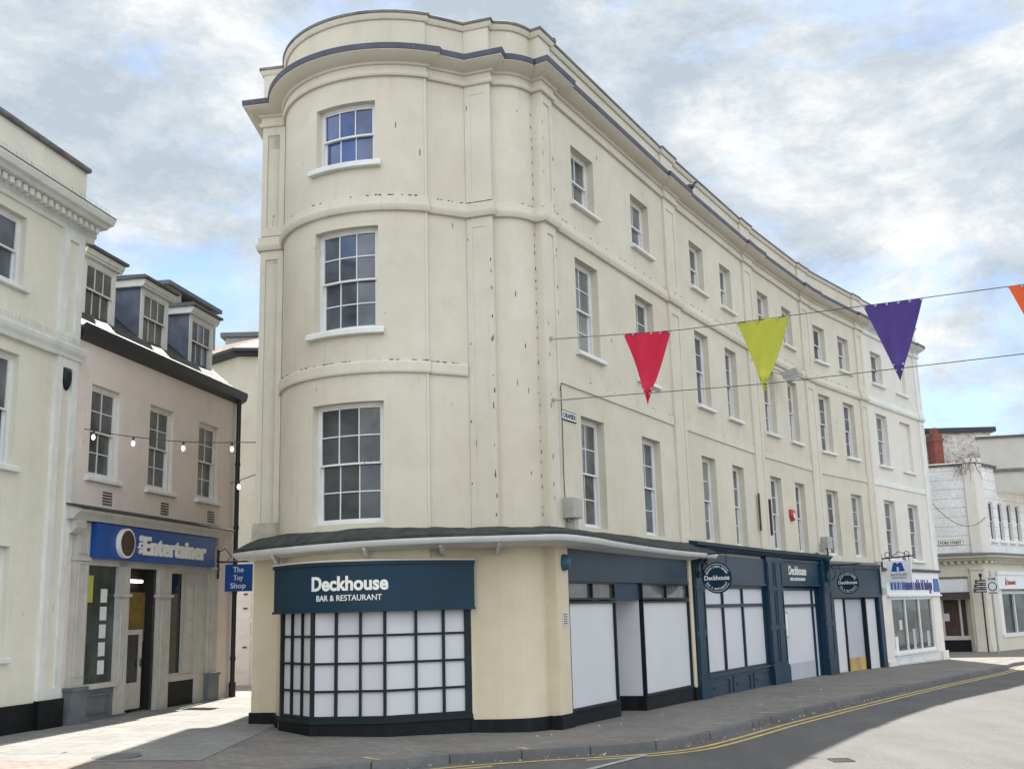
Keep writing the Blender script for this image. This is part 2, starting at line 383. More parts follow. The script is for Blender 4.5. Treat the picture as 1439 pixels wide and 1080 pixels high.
# ------------------------------------------------------------------ ground
def gz(x, y):
    t = min(max(y - 17.5, 0), 60); k = min(max((x + 4) / 6, 0), 1); k = k * k * (3 - 2 * k)
    return -.0093 * t * k + .022 * min(max(-x, 0), 12)
g = MB(); g.abox(-400, 400, -400, 400, -1.7, -1.2); g.build('ground', M['asphalt_old'], kind='structure')
kerb_ctrl = [(-14, 2.2), (-8, 7.6), (-4.4, 11.4), (-2.3, 13.36), (-1.5, 13.93), (-.8, 14.42), (.1, 14.83), (.9, 15.02), (1.55, 15.24), (2.12, 15.62), (2.72, 16.42), (3.5, 17.62), (4.33, 18.92), (6.47, 22.14), (9.42, 26.45), (12.2, 30.3), (14.15, 33.15), (15.6, 35.4), (18, 37.4), (22, 39.5), (30, 43), (60, 55)]
KL = [Vector((p.x, p.y)) for p in catmull([(x, y, 0) for x, y in kerb_ctrl], 6)]
KP = Path([(p.x, p.y) for p in KL])
def strip(mb, path, d0, d1, dz, n=1, a=0., b=None):
    ts = [t for t in path.cuts(a, b or path.len)]
    for t0, t1 in zip(ts, ts[1:]):
        for k in range(n):
            e0 = d0 + (d1 - d0) * k / n; e1 = d0 + (d1 - d0) * (k + 1) / n
            q = [path.at(t0, e0, 0), path.at(t1, e0, 0), path.at(t1, e1, 0), path.at(t0, e1, 0)]
            mb.quad(*[Vector((p.x, p.y, gz(p.x, p.y) + dz)) for p in reversed(q)])
# road: from the kerb out to the right and towards the camera
def fan(mb, rows, dz):
    for r0, r1 in zip(rows, rows[1:]):
        for i in range(len(r0) - 1):
            mb.quad(*[Vector((p[0], p[1], gz(p[0], p[1]) + dz)) for p in (r0[i], r1[i], r1[i + 1], r0[i + 1])])
rows = []
for i, p in enumerate(KL):
    f = i / (len(KL) - 1)
    far = Vector((-10 + 95 * f, -45 + 75 * f)) if f < 1 else Vector((85, 30))
    rows.append([p.lerp(far, (k / 30) ** 1.6) for k in range(31)])
rd = MB(); fan(rd, rows, -.095); rd.build('road', M['asphalt'], kind='structure')
rows = []
for i, p in enumerate(KL):
    f = i / (len(KL) - 1)
    far = Vector((-60 + 70 * f, 0 + 130 * f))
    rows.append([far.lerp(p, (k / 36)) for k in range(37)])
pv = MB(); fan(pv, rows, 0.); pv.build('pavement', M['paver'], kind='structure')
kb = MB()
for t0, t1 in zip(KP.s, KP.s[1:]):
    for prof in ([(-.13, .003), (-.01, .003)], [(-.01, .003), (.004, -.012)], [(.004, -.012), (.006, -.11)]):
        q = [KP.at(t0, prof[0][0], 0), KP.at(t0, prof[1][0], 0), KP.at(t1, prof[1][0], 0), KP.at(t1, prof[0][0], 0)]
        zz = [prof[0][1], prof[1][1], prof[1][1], prof[0][1]]
        kb.quad(*[Vector((p.x, p.y, gz(p.x, p.y) + z)) for p, z in zip(q, zz)])
kb.build('kerb', M['kerb'], kind='structure')
ia = KP.proj(-8, 7.6); ib = KP.proj(20, 38)
for off in (.26, .44):
    y = MB(); strip(y, KP, off, off + .075, -.091, 1, ia, ib); y.build('yellow_line', M['yellow'], kind='structure')
# older asphalt of the side-road mouth in front of the rounded corner, edged by a worn white line
om = MB(); strip(om, KP, .02, .25, -.092, 1, KP.proj(-8, 7.6), KP.proj(4, 18.4)); om.build('road_channel', M['asphalt_old'], kind='structure')
wl = Path([(-.6, 11.4), (.55, 13.3), (1.6, 14.83)])
sr = MB()
A_ = [(-8.2, 6.6), (-2.1, 13.05), (-.4, 14.15), (.9, 14.6), (1.75, 15.05)]; B_ = [(-7, 3), (-1.5, 9.8), (-.2, 12), (.55, 13.3), (1.72, 15.0)]
for i in range(4):
    for k in range(6):
        q = []
        for (P0, P1, f) in ((A_[i], B_[i], k / 6), (A_[i], B_[i], (k + 1) / 6), (A_[i + 1], B_[i + 1], (k + 1) / 6), (A_[i + 1], B_[i + 1], k / 6)):
            x = P0[0] + (P1[0] - P0[0]) * f; yy = P0[1] + (P1[1] - P0[1]) * f; q.append(Vector((x, yy, gz(x, yy) - .0915)))
        sr.quad(*q)
sr.build('side_road', M['asphalt_old'], kind='structure')
w = MB(); strip(w, wl, -.05, .05, -.086); w.build('road_marking', M['whiteline'], kind='structure')
# small yellow and white loading marks across the kerb top
for i, (x, y, mt) in enumerate([(-1.78, 14.05, 'yellow'), (.05, 15.12, 'yellow'), (3.02, 17.5, 'whiteline'), (4.1, 19.4, 'whiteline'), (5.4, 21.55, 'whiteline'), (7.5, 24.6, 'whiteline'), (8.9, 26.6, 'whiteline')]):
    t = KP.proj(x, y); km = MB()
    q = [KP.at(t - .03, -.16, 0), KP.at(t + .04, -.16, 0), KP.at(t - .02, -.5, 0), KP.at(t - .09, -.5, 0)]
    km.quad(*[Vector((p.x, p.y, gz(p.x, p.y) + .005)) for p in reversed(q)]); km.build('kerb_mark', M[mt], kind='structure')
# pale slabs of the alley, pinkish brick edging in front
rows = []
for k in range(41):
    f = k / 40; yy = 13.95 + 20 * f
    rows.append([(-16 + (16 - 3.9 + (.25 if yy > 18 else 0)) * j / 20, yy) for j in range(21)])
ap = MB(); fan(ap, [[r[j] for r in rows] for j in range(21)], .006)
ap.build('alley_paving', M['slab'], kind='structure')
bb = MB(); fan(bb, [[(x, 13.0 + .93 * k / 2) for k in range(3)] for x in [-16 + .6 * i for i in range(19)]], .007); bb.build('brick_edging', M['pinkpaver'], kind='structure')
mh = MB()
mh.disc((-5.05, 14.32, gz(-5.05, 14.32) + .004), (0, 0, 1), .3, .012, 24)
o = mh.build('manhole_cover', M['kerb']); tag(o, 'round metal manhole cover in the sunlit alley slabs', 'manhole cover')
dg = MB(); c_ = Vector((3.85, 13.9, gz(3.85, 13.9) - .091))
dg.abox(c_.x - .13, c_.x + .13, c_.y - .16, c_.y - .14, c_.z, c_.z + .006); dg.abox(c_.x - .13, c_.x + .13, c_.y + .14, c_.y + .16, c_.z, c_.z + .006)
for i in range(6): dg.abox(c_.x - .13 + .048 * i, c_.x - .11 + .048 * i, c_.y - .14, c_.y + .14, c_.z, c_.z + .006)
o = dg.build('drain_grate', M['mossy']); tag(o, 'small dark greenish drain grate in the sunlit road', 'drain cover')
lt = MB()
for i in range(150):
    t = random.uniform(KP.proj(-3, 12.7), KP.proj(9, 25.8)); d = abs(random.gauss(.05, .07)) + .012 if random.random() < .75 else -random.uniform(.2, 2.2)
    p = KP.at(t, d, 0); z = gz(p.x, p.y) + (-.09 if d > 0 else .003); r = random.uniform(.008, .028); a = random.uniform(0, 6.28)
    u = Vector((math.cos(a) * r, math.sin(a) * r, 0)); v_ = Vector((-math.sin(a) * r * .6, math.cos(a) * r * .6, random.uniform(0, .01)))
    lt.box(Vector((p.x, p.y, z)), u, v_, (0, 0, random.uniform(.003, .012)))
lt.build('litter', M['litter'], kind='stuff')

# ------------------------------------------------------------------ main corner building: plan
C0 = Vector((-1.975, 18.573))
def arc(a0, a1, r, n): return [(C0.x + r * math.cos(R(a0 + (a1 - a0) * k / n)), C0.y + r * math.sin(R(a0 + (a1 - a0) * k / n))) for k in range(n + 1)]
J = [Vector(p) for p in ((.765, 17.68), (3.47, 22.68), (6.12, 27.3), (8.62, 31.25), (11.22, 34.58), (14.79, 39.2))]
U = [(b - a).normalized() for a, b in zip(J, J[1:])]; N = [Vector((u.y, -u.x)) for u in U]; LEN = [(b - a).length for a, b in zip(J, J[1:])]
left = [(-4.2, 27.0), (-4.37, 18.47), (-3.95, 18.385)]
drum = arc(186, 290, 1.965, 30)
tail = [(-1.285, 16.79), (-1.0, 16.925), (-.68, 17.09)]
convex = [(-.05, 17.06), (.06, 17.075), (.15, 17.11), (.24, 17.165), (.31, 17.225), (.39, 17.305), (.45, 17.385)]
cor = J[0] - U[0] * .42
W = Path(left + drum + tail + [(-.24, 17.05)] + convex + [tuple(cor), tuple(J[0]), tuple(J[1]), tuple(J[2]), tuple(J[3]), tuple(J[4]), tuple(J[5])])
def bp_(k, s, d): return tuple(J[k] + U[k] * s + N[k] * d)
PIL = [(0, 5.36, 1, .36), (1, 4.98, 2, .34), (2, 4.27, 3, .3), (3, 3.92, 4, .26)]   # pilasters that straddle each joint
tp = left + drum + tail + [(-.255, 16.945), (-.23, 17.045)] + convex + [tuple(cor + N[0] * .05), bp_(0, 0, .05), bp_(0, 0, 0)]
jm = []
for (k0, s0, k1, s1) in PIL:
    n = N[k0] + N[k1]; n = n / n.length_squared * 2
    tp += [bp_(k0, s0, 0), bp_(k0, s0, .05), tuple(J[k1] + n * .05), bp_(k1, s1, .05), bp_(k1, s1, 0)]
tp += [bp_(4, 5.35, 0), bp_(4, 5.35, .05), tuple(J[5] + N[4] * .05)]
T = Path(tp)
SJ = [W.proj(*j) for j in J]
TE = T.proj(*(J[4] + U[4] * -.001)); TC = T.proj(*bp_(4, .26, .02))   # where the cream stretch ends on the trim line

MAIN = thing('corner_building', (0, 18, 0), 'long four storey cream rendered building with a rounded end, blue lead band and navy shopfronts', 'building')
ENDB = thing('end_house', (12.8, 37, -.2), 'white last house of the curved terrace with white shopfront and blue lettering', 'building')
# walls
HD = (8.86, 9.93); H2 = (6.14, 7.83); H1 = (3.12, 5.0)
dr = {'a': W.proj(-3.13, 16.99), 'b': W.proj(-2.12, 16.62)}
drum_ops = [(W.proj(-3.135, 16.99), W.proj(-2.12, 16.62), 8.95, 10.0), (W.proj(-3.135, 16.99), W.proj(-2.07, 16.62), 6.17, 7.85), (W.proj(-3.15, 17.0), W.proj(-1.985, 16.62), 3.13, 5.0)]
bay_a, bay_b = W.proj(-3.79, 17.8), W.proj(-.72, 17.07)
mw = MB(); wall(mw, W, 0, SJ[0], -.5, 2.97, [(bay_a, bay_b, -.45, 2.45, .5)]); mw.build('ground_floor_wall', M['buff'], MAIN, 25)
mw = MB()
wall(mw, W, 0, SJ[0], 2.97, 11.5, [o + (.22,) for o in drum_ops])
BW = [[(.82, 1.78), (3.57, 4.52)], [(1.25, 2.12), (3.27, 4.08)], [(.77, 1.6), (2.7, 3.5)], [(.6, 1.47), (2.49, 3.36)], [(1.05, 2.06), (3.33, 4.38)]]
for k in range(4):
    ops = [(SJ[k] + a, SJ[k] + b, z0, z1) for a, b in BW[k] for z0, z1 in (HD, H2, H1)]
    wall(mw, W, SJ[k], SJ[k + 1], 2.55, 11.5, ops, .26)
mw.build('wall', M['cream'], MAIN, 25)
ew = MB(); k = 4
ops = [(SJ[4] + 1.05, SJ[4] + 2.06, z0, z1) for z0, z1 in (HD, H2, H1)] + [(SJ[4] + 3.33, SJ[4] + 4.38, *H1)] + [(SJ[4] + 3.33, SJ[4] + 4.38, z0, z1, .1) for z0, z1 in (HD, H2)]
wall(ew, W, SJ[4], SJ[5], 2.2, 11.5, ops, .26)
for z0, z1 in (HD, H2): pquad(ew, W, SJ[4] + 3.33, SJ[4] + 4.38, z0, z1, -.1)
ew.build('wall', M['white_render'], ENDB)
# back walls and flat roof so that the block is solid
top = [W.at(s, -.02, 11.25) for s in W.s]
bk = [Vector((8.5, 44.1, 11.25)), Vector((-.9, 32.2, 11.25))]
rf = MB(); n_ = len(top); rf.add(top + bk, [tuple(range(n_ + 2))])
ring = [top[-1]] + bk + [top[0]]
for a, b in zip(ring, ring[1:]): rf.quad(Vector((a.x, a.y, -.6)), Vector((b.x, b.y, -.6)), Vector((b.x, b.y, 11.3)), Vector((a.x, a.y, 11.3)))
rf.build('roof', M['lead'], MAIN)
# trims
str2 = [(-.02, 8.08), (.055, 8.09), (.07, 8.12), (.085, 8.17), (.085, 8.19), (.05, 8.2), (.045, 8.33), (-.02, 8.36)]
corn = [(-.03, 10.42), (.05, 10.42), (.065, 10.45), (.065, 10.49), (.03, 10.51), (.03, 10.6), (.07, 10.61), (.085, 10.64), (.15, 10.655), (.22, 10.68), (.28, 10.715), (.31, 10.735), (.31, 10.75), (-.03, 10.9)]
lead = [(-.03, 10.752), (.325, 10.752), (.332, 10.845), (.315, 10.855), (-.03, 10.99)]
par = [(-.03, 11.44), (.03, 11.44), (.06, 11.49), (.065, 11.53), (-.03, 11.53)]
cope = [(-.3, 11.532), (.085, 11.532), (.085, 11.575), (.05, 11.6), (-.3, 11.63)]
for (pa, a, b, tr) in ((MAIN, T.proj(-4.21, 26.5), TC, 'cream_trim'), (ENDB, TC + .001, T.len, 'white_trim')):
    for nm, prof, mt in (('string_course', str2, tr), ('cornice', corn, tr), ('lead_band', lead, 'leadband' if pa is MAIN else 'lead'), ('parapet_moulding', par, tr), ('coping', cope, 'stone_coping')):
        q = MB(); sweep(q, T, a, b, prof); q.build(nm, M[mt], pa, 25)
# parapet dies over the pilasters
dm = MB()
def panelled(mb, path, a, b, z0, z1, d, bw=.1, back=.02):
    """pilaster with a sunk panel"""
    pbox(mb, path, a, a + bw, z0, z1, -.02, d); pbox(mb, path, b - bw, b, z0, z1, -.02, d)
    pbox(mb, path, a + bw, b - bw, z0, z0 + bw * 1.6, -.02, d); pbox(mb, path, a + bw, b - bw, z1 - bw * 1.6, z1, -.02, d)
    pbox(mb, path, a + bw, b - bw, z0 + bw * 1.6, z1 - bw * 1.6, -.02, d - back)
PA = Path([(-.675, 17.088), (-.255, 16.945)])
P1 = Path([tuple(cor), tuple(J[0])])
PL = Path([(-4.37, 18.47), (-3.95, 18.385)])
for path, a, b, d in [(PA, .0, PA.len, .012), (P1, .0, .42, .05), (PL, .0, PL.len, .02)]:
    q = MB()
    panelled(q, path, a, b, 8.36, 10.42, d, .1); panelled(q, path, a, b, 3.05, 8.08, d, .1)
    pbox(q, path, a, b, 10.9, 11.44, -.02, d)
    q.build('pilaster', M['cream_trim'], MAIN)
q = MB(); pbox(q, P1, 0, .42, -.3, 2.76, -.02, .05); q.build('pilaster', M['buff'], MAIN)
# the corner faces of the angled pilaster beside the rounded end
q = MB()
for z0, z1 in ((3.05, 8.08), (8.36, 10.42), (10.9, 11.44)): q.add([Vector((x, y, z)) for z in (z0, z1) for x, y in ((-.675, 17.088), (-.252, 16.934), (-.23, 17.045))], [(0, 1, 2), (5, 4, 3), (1, 2, 5, 4), (0, 1, 4, 3)])
q.build('pilaster_return', M['cream_trim'], MAIN)
for (k0, s0, k1, s1) in PIL:
    q = MB(); a, b = SJ[k0] + s0, SJ[k1] + s1
    panelled(q, W, a, b, 8.36, 10.42, .05, .13); panelled(q, W, a, b, 3.0, 8.08, .05, .13); pbox(q, W, a, b, 10.9, 11.44, -.02, .05)
    q.build('pilaster', M['cream_trim'], MAIN)
q = MB(); a, b = SJ[4] + 5.35, SJ[5]
panelled(q, W, a, b, 8.36, 10.42, .05, .1); panelled(q, W, a, b, 2.8, 8.08, .05, .1); pbox(q, W, a, b, 10.9, 11.44, -.02, .05)
q.build('pilaster', M['white_trim'], ENDB)
# dark nail holes and chips along the edges of the corner pilasters
q = MB(); r_ = random.Random(11)
def fleck(p, u, w, h):
    q.box(p - u * w / 2, u * w, Vector((r_.uniform(-.3, .3) * w, 0, h)), Vector((-u.y, u.x, 0)) * -.004)
for (path, t, d0, n_) in ((PA, .415, .013, 15), (PA, .03, .013, 5), (P1, -.02, .02, 0), (P1, .03, .051, 12), (P1, .4, .051, 8)):
    u = (path.p[1] - path.p[0]).normalized(); u = Vector((u.x, u.y, 0))
    for i in range(n_):
        q_z = r_.uniform(3.2, 10.2); fleck(path.at(t + r_.uniform(-.012, .012), d0, q_z), u, r_.uniform(.008, .018), r_.uniform(.02, .08))
tt = W.proj(.45, 17.385) - .03
for i in range(34):
    z = 3.2 + i * .205 + r_.uniform(-.06, .06)
    if 8.05 < z < 8.4: continue
    p = W.at(tt + r_.uniform(-.01, .01), .002, z); fleck(p, Vector((.6, .8, 0)), r_.uniform(.008, .016), r_.uniform(.02, .06))
for i in range(14):
    t = r_.uniform(W.proj(-2.6, 16.7), SJ[0] - .5); u = W.at(t + .05, 0, 0) - W.at(t, 0, 0); fleck(W.at(t, .052 if abs(t - W.proj(-.45, 17.05)) < .3 else .003, r_.choice((r_.uniform(3.2, 5.3), r_.uniform(5.7, 8.0), r_.uniform(8.4, 10.3)))), u.normalized(), r_.uniform(.005, .013), r_.uniform(.03, .13))
for i in range(16):
    k_ = r_.randint(0, 3); t = SJ[k_] + r_.uniform(.4, LEN[k_] - .4); 
    if any(a - .1 < t - SJ[k_] < b + .1 for a, b in BW[k_]): continue
    fleck(W.at(t, .003, r_.choice((r_.uniform(3.2, 5.3), r_.uniform(5.7, 8.0), r_.uniform(8.4, 10.3)))), Vector((*U[k_], 0)), r_.uniform(.006, .018), r_.uniform(.03, .08))
for (pth, s0_, s1_, zz, dd, n_) in ((T, T.proj(-3.9, 18), TC, 8.345, .03, 120), (W, W.proj(-3.9, 18.2), W.proj(-.75, 17.0), 5.635, .035, 40), (W, SJ[0] + .4, SJ[1] - .3, 5.622, .02, 12), (W, SJ[1] + .4, SJ[3], 5.622, .02, 12)):
    for i in range(n_):      # broken dark line of moss along the tops of the string courses
        t = r_.uniform(s0_, s1_); e = t + r_.uniform(.012, .055); pbox(q, pth, t, e, zz - .004, zz + r_.uniform(.002, .008), dd - .02, dd + r_.uniform(.004, .02))
o = q.build('plaster_chips', M['cable'], MAIN); o['kind'] = 'stuff'
q = MB(); pbox(q, PL, -.03, PL.len + .03, 3.0, 3.26, -.02, .06); pbox(q, PL, -.02, PL.len + .02, 3.26, 3.32, -.02, .045); q.build('pilaster_base', M['stained'], MAIN)
# lower string: on the rounded end and as a raised band between the pilasters
st1 = [(-.02, 5.44), (.04, 5.44), (.05, 5.47), (.05, 5.6), (.04, 5.63), (-.02, 5.64)]
q = MB(); sweep(q, W, W.proj(-3.93, 18.3), W.proj(-.7, 17.08), st1)
e0 = [0., .36, .34, .3]; e1 = [5.36, 4.98, 4.27, 3.92]
for k in range(4): sweep(q, W, SJ[k] + e0[k] + .02, SJ[k] + e1[k] - .02, [(-.02, 5.44), (.03, 5.44), (.03, 5.62), (-.02, 5.63)])
q.build('string_course', M['cream_trim'], MAIN)
q = MB(); sweep(q, W, SJ[4] + .3, SJ[4] + 5.33, [(-.02, 5.44), (.03, 5.44), (.03, 5.62), (-.02, 5.63)]); q.build('string_course', M['white_trim'], ENDB)
# thin plaster joint up the rounded end
q = MB(); t = W.proj(-1.297, 16.73); pbox(q, W, t - .035, t + .0, 3.06, 10.42, -.01, .012); q.build('plaster_rib', M['cream_trim'], MAIN)

# windows of the rounded end
for (a, b, z0, z1), rws, cl, sl, gl in zip(drum_ops, (1, 2, 2), (3, 3, 3), (True, True, False), ('glass_blue', 'glass_drum', 'glass_mid')):
    w_ = sash(MAIN, W, a, b, z0, z1, cl, rws, gl, -.22, sl, sh=.11, sp=.1, box=.045)
# facade windows
for k in range(5):
    pa = MAIN if k < 4 else ENDB
    for j, (a, b) in enumerate(BW[k]):
        a += SJ[k]; b += SJ[k]
        for z0, z1, rws, cl in ((*HD, 1, 2), (*H2, 2, 2), (*H1, 2, 2)):
            blind = (k == 4 and j == 1 and z0 > 4)
            if blind:
                s = MB(); pbox(s, W, a - .1, b + .1, z0 - .09, z0, -.05, .08); s.build('sill', M['white_trim'], pa); continue
            gl = ('glass', 'glass_drum', 'glass_net', 'glass')[(k * 3 + j * 2 + int(z0)) % 4]
            sash(pa, W, a, b, z0, z1, cl if z0 < 8 or k > 0 else 2, rws, gl, -.24, z0 > 4 or k == 4, box=.055)

# ------------------------------------------------------------------ canopy round the corner
CE = [(-4.66, 18.95, 2.85), (-4.63, 18.3, 2.848), (-3.40, 16.85, 2.838), (-2.4, 16.33, 2.855), (-1.61, 16.15, 2.868), (-.9, 16.28, 2.885), (-.34, 16.34, 2.89), (.26, 16.46, 2.899), (.74, 16.58, 2.9), (1.25, 17.35, 2.886), (1.76, 18.62, 2.878), (2.88, 20.97, 2.862), (4.19, 23.24, 2.857)]
CI = [(-4.36, 18.95), (-4.37, 18.47), (-3.42, 17.24), (-2.38, 16.64), (-1.6, 16.64), (-.9, 16.97), (-.4, 16.99), (.25, 17.16), (.58, 17.26), (.97, 17.98), (1.46, 18.9), (2.6, 21.02), (3.86, 23.3)]
ce = catmull(CE, 6); ci = catmull([(x, y, 0) for x, y in CI], 6)
CAN = MB(); secs = []
for i, (e, c) in enumerate(zip(ce, ci)):
    h = 3.05 + .005 * math.sin(i * 1.9) + .006 * math.sin(i * .73)
    mid = Vector(((e.x * .5 + c.x * .5), (e.y * .5 + c.y * .5), (e.z + h) / 2 + .012 + .004 * math.sin(i * 2.7)))
    secs.append([Vector((c.x, c.y, 2.95)), Vector((e.x, e.y, e.z - .02)), Vector((e.x, e.y, e.z + .025)), mid, Vector((c.x, c.y, h))])
CAN.cage(secs); can = CAN.build('canopy', M['mossy'], MAIN, 30)
gm = MB(); secs = []
for i, (e, c) in enumerate(zip(ce, ci)):
    n = (Vector((e.x, e.y)) - Vector((c.x, c.y))).normalized(); f = lambda d, z: Vector((e.x + n.x * d, e.y + n.y * d, e.z + z))
    secs.append([f(-.08, -.03), f(.012, -.022), f(.03, -.03), f(.025, -.055), f(.008, -.075), f(-.008, -.1), f(-.03, -.112), f(-.08, -.112)])
gm.cage(secs); gm.build('gutter', M['white'], can, 30)
sm = MB(); secs = []
for e, c in zip(ce, ci):
    n = (Vector((e.x, e.y)) - Vector((c.x, c.y))).normalized()
    secs.append([Vector((e.x - n.x * .07, e.y - n.y * .07, e.z - .1)), Vector((c.x, c.y, e.z - .16)), Vector((c.x, c.y, e.z - .03)), Vector((e.x - n.x * .07, e.y - n.y * .07, e.z - .03))])
sm.cage(secs); sm.build('soffit', M['white_trim'], can)
for i in range(10, 40, 9):
    e, c = ce[i], ci[i]; n = (Vector((e.x, e.y)) - Vector((c.x, c.y))); L_ = n.length; n.normalize(); u = Vector((-n.y, n.x))
    bm = MB()
    sec = lambda o: [Vector((c.x + u.x * o, c.y + u.y * o, c.y * 0 + e.z - .15)), Vector((c.x + n.x * L_ * .8 + u.x * o, c.y + n.y * L_ * .8 + u.y * o, e.z - .115)), Vector((c.x + n.x * L_ * .78 + u.x * o, c.y + n.y * L_ * .78 + u.y * o, e.z - .145)), Vector((c.x + n.x * L_ * .2 + u.x * o, c.y + n.y * L_ * .2 + u.y * o, e.z - .25)), Vector((c.x + u.x * o, c.y + u.y * o, e.z - .27))]
    if i > 50 or i < 50: bm.cage([sec(-.022), sec(.022)]); bm.build('bracket', M['white_trim'], can)

# ------------------------------------------------------------------ shopfront of the rounded end
BX = Path([(-3.67, 17.47), (-3.05, 16.66), (-1.965, 16.53), (-.73, 17.09)])
q = MB()
zb, zt = .29, 1.87
s1, s2, s3 = BX.s[1], BX.s[2], BX.s[3]
verts_ = [0, s1 * .36, s1 * .69, s1, s1 + (s2 - s1) / 3, s1 + (s2 - s1) * 2 / 3, s2, s2 + (s3 - s2) * .355, s2 + (s3 - s2) * .675, s3]
wd = [.07, .035, .035, .06, .035, .035, .05, .04, .04, .1]
for i, (t, ww) in enumerate(zip(verts_, wd)):
    a, b = (t, t + ww) if i == 0 else ((t - ww, t) if i == 9 else (t - ww / 2, t + ww / 2))
    pbox(q, BX, a, b, zb, zt, -.05, .03)
for k in range(5):
    z = zb + (zt - zb) * k / 4 if k else zb
    hh = .045 if k in (0, 4) else .032
    z0, z1 = (z, z + hh) if k == 0 else ((z - hh, z) if k == 4 else (z - hh / 2, z + hh / 2))
    pbox(q, BX, .04, s3 - .06, z0, z1, -.045, .024)
bayw = q.build('bay_window', M['navy_dark'], MAIN)
q = MB(); pquad(q, BX, .01, s3 - .02, zb, zt, -.012); q.build('pane', M['panel'], bayw)
q = MB(); pbox(q, BX, -.03, s3 + .0, zb - .06, zb, -.3, .06); q.build('sill', M['navy_dark'], bayw)
q = MB()
pbox(q, BX, -.02, s3 + .02, -.3, zb - .062, -.3, .035); pbox(q, BX, .85, 1.15, .02, .2, -.1, .05)
q.build('plinth', M['black'], MAIN)
q = MB(); pbox(q, W, W.proj(-4.2, 22), bay_a - .02, -.3, .27, -.01, .03); q.build('plinth', M['black'], MAIN)
q = MB(); pbox(q, W, bay_b - .03, SJ[0] - .43, -.3, .2, -.01, .03); pbox(q, P1, -.03, .45, -.3, .21, -.01, .085)
q.build('plinth', M['black'], MAIN)
q = MB(); q.add([BX.at(s, .02, zt + .001) for s in BX.s] + [Vector((-1.0, 17.9, zt)), Vector((-3.3, 18.1, zt))], [(0, 1, 2, 3, 4, 5)]); q.build('bay_roof', M['navy_dark'], bayw)
SGp = [(-3.83, 17.56), (-3.42, 16.98), (-3.0, 16.6), (-2.5, 16.44), (-1.95, 16.44), (-1.3, 16.64), (-.655, 17.0)]
SG = Path([(p.x, p.y) for p in catmull([(x, y, 0) for x, y in SGp], 5)])
q = MB(); pbox(q, SG, 0, SG.len, 1.85, 2.5, -.14, 0)
for a, b, z0, z1 in ((0, SG.len, 2.5, 2.55), (0, SG.len, 1.815, 1.85)): pbox(q, SG, a, b, z0, z1, -.16, .03)
fas = q.build('fascia_board', M['navy'], MAIN, 30)
q = MB(); sc = SG.proj(-2.5, 16.44)
text_path(q, 'Deckhouse', SG, sc, 2.235, .002, 1.2, .215, .032); q.build('lettering', M['sign_text'], fas)
q = MB(); text_path(q, 'BAR & RESTAURANT', SG, sc, 2.025, .002, 1.01, .085, .006); q.build('lettering', M['sign_text'], fas)
q = MB(); sweep(q, SG, 0, SG.len, [(-.2, 2.55), (.045, 2.55), (.05, 2.575), (-.2, 2.6)]); q.build('fascia_capping', M['cream_trim'], fas)

# ------------------------------------------------------------------ shopfronts of the long side
def B(k): return SJ[k]
o1 = .1
SF = thing  # alias kept short
q = MB(); pbox(q, W, B(0) + .03, B(0) + 5.62, 2.27, 2.78, -.3, .02); pbox(q, W, B(0) + .03, B(0) + 5.62, 2.22, 2.268, -.2, .04)
q.build('fascia_board', M['navy_slate'], MAIN)
# display windows boarded white either side of the splayed doorway
def board(a, b, z0, z1, d, mat='panel', name='boarded_window', fw=.035, rails=(), muls=(), fm='navy_dark', path=W, parent=None):
    f = MB()
    pbox(f, path, a, a + fw, z0, z1, d - .05, d + .03); pbox(f, path, b - fw, b, z0, z1, d - .05, d + .03)
    pbox(f, path, a + fw, b - fw, z1 - fw, z1, d - .05, d + .03); pbox(f, path, a + fw, b - fw, z0, z0 + fw, d - .05, d + .03)
    for r in rails: pbox(f, path, a + fw, b - fw, r - fw / 2, r + fw / 2, d - .045, d + .025)
    for x in muls: pbox(f, path, x - fw / 2, x + fw / 2, z0 + fw, z1 - fw, d - .048, d + .028)
    o = f.build(name, M[fm], parent or MAIN)
    p = MB(); pquad(p, path, a + .01, b - .01, z0 + .01, z1 - .01, d - .02); p.build('pane', M[mat], o)
    return o
for a, b in ((.03, 1.9), (3.13, 5.62)):
    a += B(0); b += B(0)
    board(a, b, .22, 1.9, 0)
    board(a, b, 1.92, 2.22, 0, 'glass_brown', 'fanlight', .035, (), ((a + b) / 2,))
    q = MB(); pbox(q, W, a - .04, b + .03, -.3, .2, -.4, .03); pbox(q, W, a - .04, b + .03, .2, .22, -.3, .05); q.build('stall_riser', M['black'], MAIN)
rc = MB()
a0, b0 = B(0) + 1.92, B(0) + 3.13
pbox(rc, W, a0, b0, 1.92, 2.22, -.3, -.02)
rc.build('door_header', M['navy'], MAIN)
def splay(mb, p0, p1, z0, z1): mb.quad(W.at(p0[0], p0[1], z0), W.at(p1[0], p1[1], z0), W.at(p1[0], p1[1], z1), W.at(p0[0], p0[1], z1))
q = MB(); splay(q, (b0 - .35, -1.45), (b0, -.05), .2, 1.92); splay(q, (a0, -.05), (a0 + .25, -1.45), .2, 1.92); q.build('doorway_side', M['panel'], MAIN)
q = MB(); splay(q, (b0 - .37, -1.45), (b0 - .01, -.02), -.2, .23); splay(q, (a0, -.02), (a0 + .27, -1.45), -.2, .23); q.build('doorway_plinth', M['black'], MAIN)
q = MB(); pquad(q, W, a0, b0, -.2, 2.3, -1.46); q.build('door', M['navy_dark'], MAIN)
q = MB(); q.quad(W.at(a0, -.02, 1.925), W.at(b0, -.02, 1.925), W.at(b0, -1.5, 1.925), W.at(a0, -1.5, 1.925)); q.build('doorway_ceiling', M['white_trim'], MAIN)
